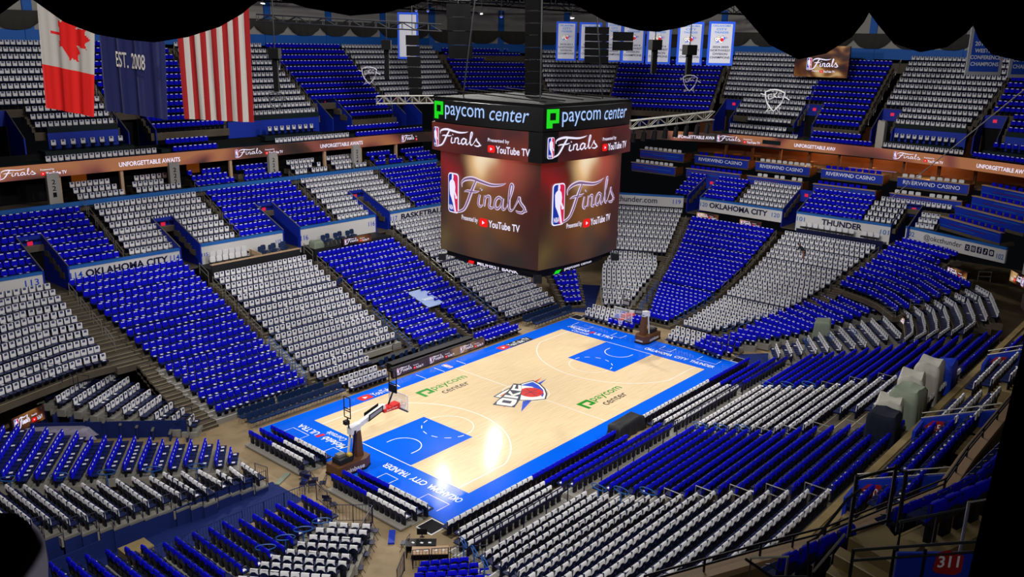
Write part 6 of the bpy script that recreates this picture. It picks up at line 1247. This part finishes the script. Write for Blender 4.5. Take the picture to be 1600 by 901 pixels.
# ------------------------------------------------------------------ cloth-covered gear, cameras, barriers, folding chairs
def draped(name, label, cat, loc, sx, sy, h, m, rz=0, seed=1, flare=.18):
    """a sheet thrown over a boxy rack: creased sides, sagging top"""
    rnd = random.Random(seed); n = 40; mb = MB(); rings = []
    for j, t in enumerate((0, .12, .3, .5, .7, .86, .95, 1.0)):
        rg = []
        for i in range(n):
            a = 2*PI*i/n; c, s = math.cos(a), math.sin(a); q = max(abs(c), abs(s)); fold = 1+flare*(1-t)*(.5+.5*math.sin(i*2.1+seed))*1.0
            k = (1-.06*(t > .94)-.10*(t == 1.0))*fold; rg.append((c/q*sx/2*k, s/q*sy/2*k, h*(t-.05*(t > .9)*abs(math.sin(a*1.5+seed)))+(.06*math.sin(i*1.3+seed) if j == 0 else 0)))
        rings.append(rg)
    vs = [v for r in rings for v in r]; fs = [(j*n+i, j*n+(i+1) % n, (j+1)*n+(i+1) % n, (j+1)*n+i) for j in range(len(rings)-1) for i in range(n)]
    mb.mesh(vs, fs, m); b = len(rings)-1; mb.mesh(rings[-1]+[(0, 0, h*.93)], [(i, (i+1) % n, n) for i in range(n)], m)
    o = mb.build(name, None, True, loc); o.rotation_euler = (0, 0, rz); return tag(o, label, cat)
draped('covered_equipment', 'pale sheet over tall camera gear, rightmost of the shrouded group', 'covered equipment', (3.0, -27.7, 6.6), 1.9, 1.3, 2.6, 'tarp', .1, 2); draped('covered_equipment', 'pale sheet over camera gear in front of the tallest one', 'covered equipment', (1.2, -27.3, 6.4), 1.9, 1.3, 2.4, 'tarp', .2, 5)
draped('covered_equipment', 'greenish sheet over camera gear in middle of shrouded group', 'covered equipment', (-1.3, -27.9, 6.5), 1.8, 1.4, 2.4, 'tarpg', 0, 3); draped('covered_equipment', 'pale sheet over low camera gear, left of the greenish one', 'covered equipment', (-2.6, -27.4, 6.4), 1.7, 1.3, 2.1, 'tarp', .2, 8)
draped('covered_equipment', 'navy cover over camera gear, leftmost of the shrouded group', 'covered equipment', (-4.6, -27.8, 6.4), 1.5, 1.4, 2.1, 'darkcover', .1, 6); draped('covered_equipment', 'royal blue cover over gear behind the pale sheets', 'covered equipment', (5.2, -28.0, 6.8), 1.9, 1.0, 1.8, 'deckblue', .1, 4)
draped('covered_equipment', 'pale grey-green sheet over gear at far-right floor block', 'covered equipment', (25.9, -12.8, 1.3), 1.5, 1.3, 1.7, 'tarpg', .3, 7); draped('covered_equipment', 'clear plastic sheet over gear beside left number 116', 'covered equipment', (.9, 27.3, 6.4), 1.0, .9, 1.2, 'tarpg', 0, 9)
draped('covered_equipment', 'dark brown cover over a courtside cart at mid court', 'covered equipment', (-.7, -9.75, 0), 3.0, 1.0, 1.15, 'greyscr', 0, 11, .3)
draped('covered_equipment', 'pale wrapped pillar beside tunnel on end upper deck', 'covered equipment', (55.5, -5.9, 15.3), 1.0, .8, 3.2, 'tarp', 0, 12)
o = MB(); o.obox((4.6, 18.6, 3.35), (2.0, 0, 0), (.3, -2.6, -.95), (0, 0, .06), 'tarpblue'); t = tag(o.build('tunnel_cover'), 'pale blue sloped cover over tunnel in block 116', 'cover'); mb = MB(); put_text(mb, 'THUNDER', plane_fn((5.2, 16.75, 2.79), (1, 0, 0), (-.3, 2.6, .95)), 0, .1, 1.2, .35, 'line', .01); mb.build('lettering', t)
mb = MB(); mb.obox((4.9, 12.0, .01), (1.7, 0, 0), (0, 6.0, 0), (0, 0, .05), 'navycloth'); mb.obox((4.85, 12.0, .0), (.08, 0, 0), (0, 6.5, 2.4), (0, 0, .5), 'navy'); mb.obox((6.5, 12.0, .0), (.08, 0, 0), (0, 6.5, 2.4), (0, 0, .5), 'navy'); struct(mb, 'floor_player_tunnel')
# person leaning in the aisle of block 116 and person among white seats at the far end
def person(label, loc, rz, top, pants, bend=.5, hair='black'):
    root = thing('person', label, 'person', loc, rz)
    sk = bpy.data.meshes.new('body'); V = [(0, 0, .92), (.12+.2*bend, 0, 1.18), (.22+.35*bend, 0, 1.42), (.27+.42*bend, 0, 1.5), (.33+.46*bend, 0, 1.64),
        (0, .1, .88), (.03, .12, .48), (-.05, .12, .06), (.08, .13, .03), (0, -.1, .88), (.18, -.12, .5), (.08, -.12, .06), (.2, -.13, .03),
        (.2+.34*bend, .2, 1.38), (.32+.42*bend, .25, 1.12), (.5+.45*bend, .2, .95), (.2+.34*bend, -.2, 1.38), (.35+.42*bend, -.25, 1.12), (.55+.45*bend, -.18, 1.0)]
    E = [(0, 1), (1, 2), (2, 3), (3, 4), (0, 5), (5, 6), (6, 7), (7, 8), (0, 9), (9, 10), (10, 11), (11, 12), (2, 13), (13, 14), (14, 15), (2, 16), (16, 17), (17, 18)]
    Rr = [v*1.35 for v in [.14, .15, .15, .06, .1, .1, .07, .05, .045, .1, .07, .05, .045, .075, .05, .035, .075, .05, .035]]
    sk.from_pydata(V, E, []); ob = bpy.data.objects.new('body', sk); C.objects.link(ob); md = ob.modifiers.new('s', 'SKIN')
    for i, r in enumerate(Rr): sk.skin_vertices[0].data[i].radius = (r, r*.85)
    sk.skin_vertices[0].data[0].use_root = True; ob.modifiers.new('u', 'SUBSURF').levels = 1
    dg = bpy.context.evaluated_depsgraph_get(); me = bpy.data.meshes.new_from_object(ob.evaluated_get(dg)); bpy.data.objects.remove(ob)
    skin = mat('skin_tone', '#8a5d45', .6); mats = [mat('cloth_'+top, top, .9), mat('cloth_'+pants, pants, .9), skin]
    for m in mats: me.materials.append(m)
    for p in me.polygons: c = p.center; p.material_index = 1 if c.z < .93 and abs(c.y) < .17 else (2 if c.z > 1.5 or (c.z < 1.02 and abs(c.y) > .14) else 0); p.use_smooth = True
    b = bpy.data.objects.new('body', me); C.objects.link(b); b.parent = root
    mb = MB(); mb.lathe((.33+.46*bend, 0, 1.6), [(.0, .14), (.07, .13), (.105, .06), (.1, .0), (.09, -.04)], hair, 10); mb.build('hair', root, True)
    return root
person('person in dark blue clothes leaning over seats, aisle left of block 116', (-.9, 21.9, 3.75), 0, '#10205a', '#0c1430'); person('person in dark top bending among white seats under THUNDER', (39.6, -4.9, 4.6), PI/2, '#20242c', '#3a2a24', .9)
# barriers and the skirts of the floor stands
def barrier(label, a, b, h=1.1, m='navy', z=0, n=None):
    a, b = Vector(a+(z,)), Vector(b+(z,)); L = (b-a).length; n = n or max(3, int(L/.16)); mb = MB(); up = Vector((0, 0, h)); mb.tube([a, a+up, b+up, b], .03, m, 5); mb.tube([a+up*.12, b+up*.12], .02, m, 4)
    for i in range(1, n): p = a+(b-a)*(i/n); mb.tube([p+up*.12, p+up], .012, m, 3)
    return tag(mb.build('crowd_barrier'), label, 'barrier', 'floor barriers')
barrier('navy barrier at court end of the white corner block, left piece', (-21.75, -4.4), (-21.1, -5.1)); barrier('navy barrier at court end of the white corner block, right piece', (-21.1, -5.1), (-20.35, -5.86))
pts = [(-20.4, -5.95), (-21.5, -6.65), (-22.6, -7.35), (-23.7, -8.05), (-24.8, -8.8), (-25.9, -9.6)]
for i in range(5): barrier('navy barrier, %s from court along right side of white corner block' % ORD[i], pts[i], pts[i+1])
for i in range(10): x = -21.6-1.35*i; barrier('navy barrier, %s from court above the lower blue block' % ORD[i], (x, -1.15 if i else -1.3), (x-1.3, -1.05 if i > 1 else -1.15), 1.1, 'navycloth')
barrier('short navy barrier beside folding chairs', (-21.0, -1.6), (-21.2, -2.9)); barrier('navy barrier at court end of near white block', (-22.0, 3.2), (-21.8, 2.2))
for i in range(4): barrier('navy barrier in front of small corner block, %s from left' % ORD[i], (-21.9+.75*i, -10.9-.62*i), (-21.25+.75*i, -11.45-.62*i))
barrier('navy barrier left of small corner block', (-22.3, -10.7), (-23.6, -11.6))
rows_w = [r for nm_, c_, r in IRREG if nm_ == 'near-end floor block beside tunnel'][0]
for i in range(0, len(rows_w), 1):
    b = rows_w[i][1]; z = b[2]-.62
    mb = MB(); mb.obox((b[0]-.42, b[1]-.48, 0), (.86, 0, 0), (0, .06, 0), (0, 0, z), 'navycloth'); mb.obox((b[0]-.42, b[1]-.5, z-.05), (.86, 0, 0), (0, .12, 0), (0, 0, .09), 'steel'); struct(mb, 'trim_stand_skirt')
    mb = MB(); mb.tube([(b[0]-.4, b[1]-.4, z), (b[0]-.4, b[1]-.4, z+1.05), (b[0]+.38, b[1]-.4, z+1.0), (b[0]+.38, b[1]-.4, z)], .025, 'navy', 5)
    tag(mb.build('end_rail'), 'navy end rail at the tunnel end of %s row, near white block' % ORD[i], 'railing', 'end rails of the near white block')
mb = MB(); mb.obox((-36, 1.6, 0), (13, .3, 0), (0, .08, 0), (0, 0, 1.0), 'navycloth'); mb.obox((-36.2, -.2, 0), (.1, 0, 0), (0, 3.0, 0), (0, 0, 2.6), 'navycloth'); struct(mb, 'wall_tunnel_skirt')
mb = MB(); mb.obox((-29.5, 19.2, 0), (7.8, -1.8 - 5.6, 0), (-.05, -.06, 0), (0, 0, 1.2), 'navycloth'); struct(mb, 'wall_corner_skirt')
rows_c = [r for nm_, c_, r in IRREG if nm_.startswith('far-left corner white')][0]
for i, r in enumerate(rows_c):
    a, b = Vector(r[1]), Vector(r[0]); t = (a-b).normalized(); p = a+t*.5; z = a.z-.62
    mb = MB(); mb.box((p.x, p.y, z/2), (.95, .1, z), 'navycloth', math.atan2(.6, -.8)+PI/2); mb.box((p.x, p.y, z), (1.0, .16, .08), 'steel', math.atan2(.6, -.8)+PI/2); struct(mb, 'trim_corner_skirt')
    mb = MB(); q = t.cross(Vector((0, 0, 1))); mb.tube([p-q*.4+Vector((0, 0, z)), p-q*.4+Vector((0, 0, z+1.0)), p+q*.4+Vector((0, 0, z+1.0)), p+q*.4+Vector((0, 0, z))], .025, 'navy', 5); tag(mb.build('end_rail'), 'navy end rail, %s from court on far-left white corner stand' % ORD[i], 'railing', 'end rails of the far-left white stand')
mb = MB(); mb.obox((-30.0, 15.2, .02), (6, -6, 0), (1.2, 1.2, 0), (0, 0, .1), 'riser2'); struct(mb, 'floor_corner_deck')
draped('fabric_heap', 'rumpled grey cloth heap under the far-left white stand', 'cloth', (-28.2, 17.2, .3), 4.2, 1.4, .7, 'greydrape', -.6, 14, .3)
fo = None
def folding(label, loc, rz):
    t = thing('folding_chair', label, 'chair', loc, rz, 'navy folding chairs'); mb = MB(); mb.obox((-.21, -.2, .43), (.42, 0, 0), (0, .4, 0), (0, 0, .035), 'navy'); mb.build('seat', t); mb = MB(); mb.obox((-.21, .2, .62), (.42, 0, 0), (0, .03, 0), (0, .05, .24), 'navy'); mb.build('backrest', t)
    for s in (-.22, .22): mb = MB(); mb.tube([(s, -.25, 0), (s, .24, .86)], .014, 'blackiron', 4); mb.tube([(s, .25, 0), (s, -.18, .45)], .014, 'blackiron', 4); mb.build('leg', t)
    return t
for k, (x, y, r, w_) in enumerate(((-19.9, 1.1, .3, 'nearest the near basket, left of the cluster'), (-20.3, .5, 2.0, 'second of the cluster behind near basket'), (-20.0, -.1, .9, 'middle of the cluster behind near basket'), (-20.5, -.5, 2.6, 'cluster behind near basket, closest to carpet'), (-19.95, -.8, 4.0, 'rightmost of the cluster behind near basket'), (-20.7, .0, 5.0, 'leftmost of the cluster behind near basket'), (-21.0, -2.6, 2.2, 'by the end of lower blue block'), (-21.1, -3.3, 1.4, 'second by the end of lower blue block'),
        (-21.3, -7.2, .6, 'first along barriers beside white corner block'), (-22.2, -7.95, .6, 'second along barriers beside white corner block'), (-23.1, -8.6, .6, 'third along barriers beside white corner block'), (-24.1, -9.3, .6, 'fourth along barriers beside white corner block'), (-21.0, -9.3, 3.8, 'left of the black desk'))):
    L = 'navy folding chair, '+w_
    if fo is None: fo = folding(L, (x, y, 0), r)
    else: dup(fo, (x, y, 0), r, L)
press_table('black desk with a monitor at picture bottom', (-20.75, -10.3, 0), -.82, 1.6, 'black'); press_table('pale-topped black desk nearest the bottom picture edge', (-20.9, -11.15, 0), -.78, 1.9, 'edge')
t = thing('monitor', 'black monitor standing on the black desk', 'monitor', (-20.35, -9.95, .77), -.82); mb = MB(); mb.box((0, 0, .32), (.55, .05, .34), 'black'); mb.build('display', t); mb = MB(); mb.tube([(0, 0, 0), (0, 0, .2)], .03, 'blackiron'); mb.box((0, 0, .01), (.25, .18, .02), 'blackiron'); mb.build('stand', t)
for k, (x, y) in enumerate(((-21.05, -10.0), (-20.75, -10.35), (-20.45, -10.65), (-21.4, -10.75), (-21.1, -11.05), (-20.75, -11.4), (-20.45, -11.7))):
    mb = MB(); mb.box((0, 0, .004), (.12, .16, .008), 'paper'); o = mb.build('paper_sheet', None, False, (x, y, .768)); o.rotation_euler = (0, 0, .3*k); tag(o, 'small white paper, %s on the %s' % (('left end', 'middle', 'right end')[k % 3] if k < 3 else ORD[k-3]+' from left', 'black desk' if k < 3 else 'pale-topped desk'), 'paper', 'papers on the desks')
mb = MB(); mb.box((-20.7, -7.9, .06), (1.3, .35, .1), 'deckblue', .8); tag(mb.build('cable_ramp'), 'blue cable ramp on the floor by near courtside rows', 'cable ramp'); mb = MB(); mb.box((-20.9, 2.0, .05), (1.5, .35, .08), 'tarpg', .5); tag(mb.build('cable_ramp'), 'pale green cable ramp by the carpet tunnel', 'cable ramp'); mb = MB(); mb.box((-20.0, .9, .06), (1.2, .3, .1), 'deckblue', .6); tag(mb.build('cable_ramp'), 'blue cable ramp by folding chairs', 'cable ramp')
mb = MB(); mb.obox((-31.8, -.5, 0), (1.4, 0, 0), (0, 1.1, 0), (0, 0, .85), 'tan'); tag(mb.build('plywood_crate'), 'tan plywood crate between the barriers and tunnel', 'crate')
# ------------------------------------------------------------------ black drapes close to the camera
VAL = [(-44.52, -27.52, 26.21), (-44.15, -27.86, 26.54), (-43.99, -28.0, 26.69), (-43.91, -28.07, 26.78), (-43.86, -28.18, 26.69), (-43.67, -28.56, 26.43), (-43.45, -28.92, 26.29), (-43.22, -29.27, 26.23), (-43.03, -29.54, 26.21), (-42.77, -29.86, 26.28), (-42.5, -30.16, 26.41), (-42.3, -30.36, 26.57), (-42.21, -30.44, 26.67), (-42.09, -30.55, 26.77), (-41.96, -30.75, 26.74), (-41.78, -31.03, 26.65), (-41.49, -31.46, 26.57), (-41.23, -31.81, 26.61), (-40.97, -32.1, 26.72), (-40.81, -32.27, 26.83), (-40.62, -32.51, 26.89), (-40.3, -32.95, 26.9), (-39.99, -33.4, 26.85), (-39.83, -33.67, 26.74), (-39.65, -34.01, 26.55), (-39.44, -34.34, 26.46), (-39.31, -34.52, 26.45), (-39.13, -34.75, 26.51), (-38.93, -34.98, 26.62), (-38.8, -35.11, 26.72), (-38.73, -35.19, 26.77), (-38.67, -35.34, 26.61), (-38.58, -35.6, 26.33), (-38.42, -35.9, 26.17), (-38.23, -36.13, 26.24), (-38.02, -36.33, 26.43), (-37.91, -36.41, 26.6), (-37.84, -36.44, 26.73), (-37.8, -36.56, 26.58), (-37.74, -36.75, 26.37), (-37.59, -37.0, 26.28), (-37.42, -37.22, 26.34), (-37.26, -37.36, 26.5), (-37.18, -37.42, 26.61), (-37.17, -37.51, 26.44), (-37.12, -37.66, 26.27), (-36.95, -37.94, 26.2), (-36.74, -38.21, 26.25), (-36.4, -38.7, 26.3)]
mb = MB(); n = len(VAL); off = Vector((.06, .05, 0)); lo = [Vector(p) for p in VAL]; hi = [Vector((p[0], p[1], 30.0)) for p in VAL]
mb.mesh(lo+hi+[p+off for p in lo]+[p+off for p in hi], [(i, i+1, n+i+1, n+i) for i in range(n-1)]+[(2*n+i, 2*n+i+1, 3*n+i+1, 3*n+i) for i in range(n-1)]+[(i, i+1, 2*n+i+1, 2*n+i) for i in range(n-1)], 'drape')
tag(mb.build('scalloped_valance'), 'black scalloped curtain hanging across the top foreground', 'curtain')
mb = MB(); m = 24; V = []
for j, z in enumerate((23.6, 24.46, 24.68, 24.91, 25.05, 25.23, 25.6, 26.2)):
    ex = (-45.40, -45.32, -45.27, -45.21, -45.17, -45.12, -45.06, -45.0)[j]
    for i in range(m+1): s = i/m; V.append((ex+.9*s+.0*s, -39.78-.9*s+.012*math.sin(i*1.9), z))
W = m+1; mb.mesh(V, [(j*W+i, j*W+i+1, (j+1)*W+i+1, (j+1)*W+i) for j in range(7) for i in range(m)], 'drape'); o = mb.build('side_drape', None, True); o.modifiers.new('thick', 'SOLIDIFY').thickness = .04
tag(o, 'black drape edge filling the lower right side', 'curtain')
P = [(-48.182, -38.6, 25.472), (-48.123, -38.674, 25.458), (-48.102, -38.699, 25.457), (-48.091, -38.718, 25.443), (-48.087, -38.732, 25.42), (-48.093, -38.732, 25.405), (-48.108, -38.725, 25.379), (-48.13, -38.714, 25.346), (-48.151, -38.718, 25.282), (-48.22, -38.638, 25.28)]
mb = MB(); mb.prism([Vector(p) for p in P], d_*.012-R_*.01, 'drape'); tag(mb.build('draped_ledge'), 'black cloth bundle close to the camera at bottom left', 'cloth')
P = [(-48.076, -38.682, 25.419), (-48.069, -38.696, 25.405), (-48.067, -38.707, 25.385), (-48.07, -38.719, 25.35), (-48.088, -38.738, 25.258), (-48.142, -38.676, 25.256), (-48.12, -38.672, 25.326), (-48.099, -38.681, 25.361), (-48.083, -38.689, 25.384)]
mb = MB(); mb.prism([Vector(p) for p in P], d_*.02-R_*.01, 'greydrape'); tag(mb.build('grey_cloth'), 'grey cloth strip beside the black bundle at bottom left', 'cloth')
mb = MB(); mb.tube([(-16.01, -33.97, 25.29), (15.24, -20.17, 15.86)], .025, 'steel', 5); tag(mb.build('rigging_cable'), 'thin pale cable running diagonally in front of right upper deck', 'cable')
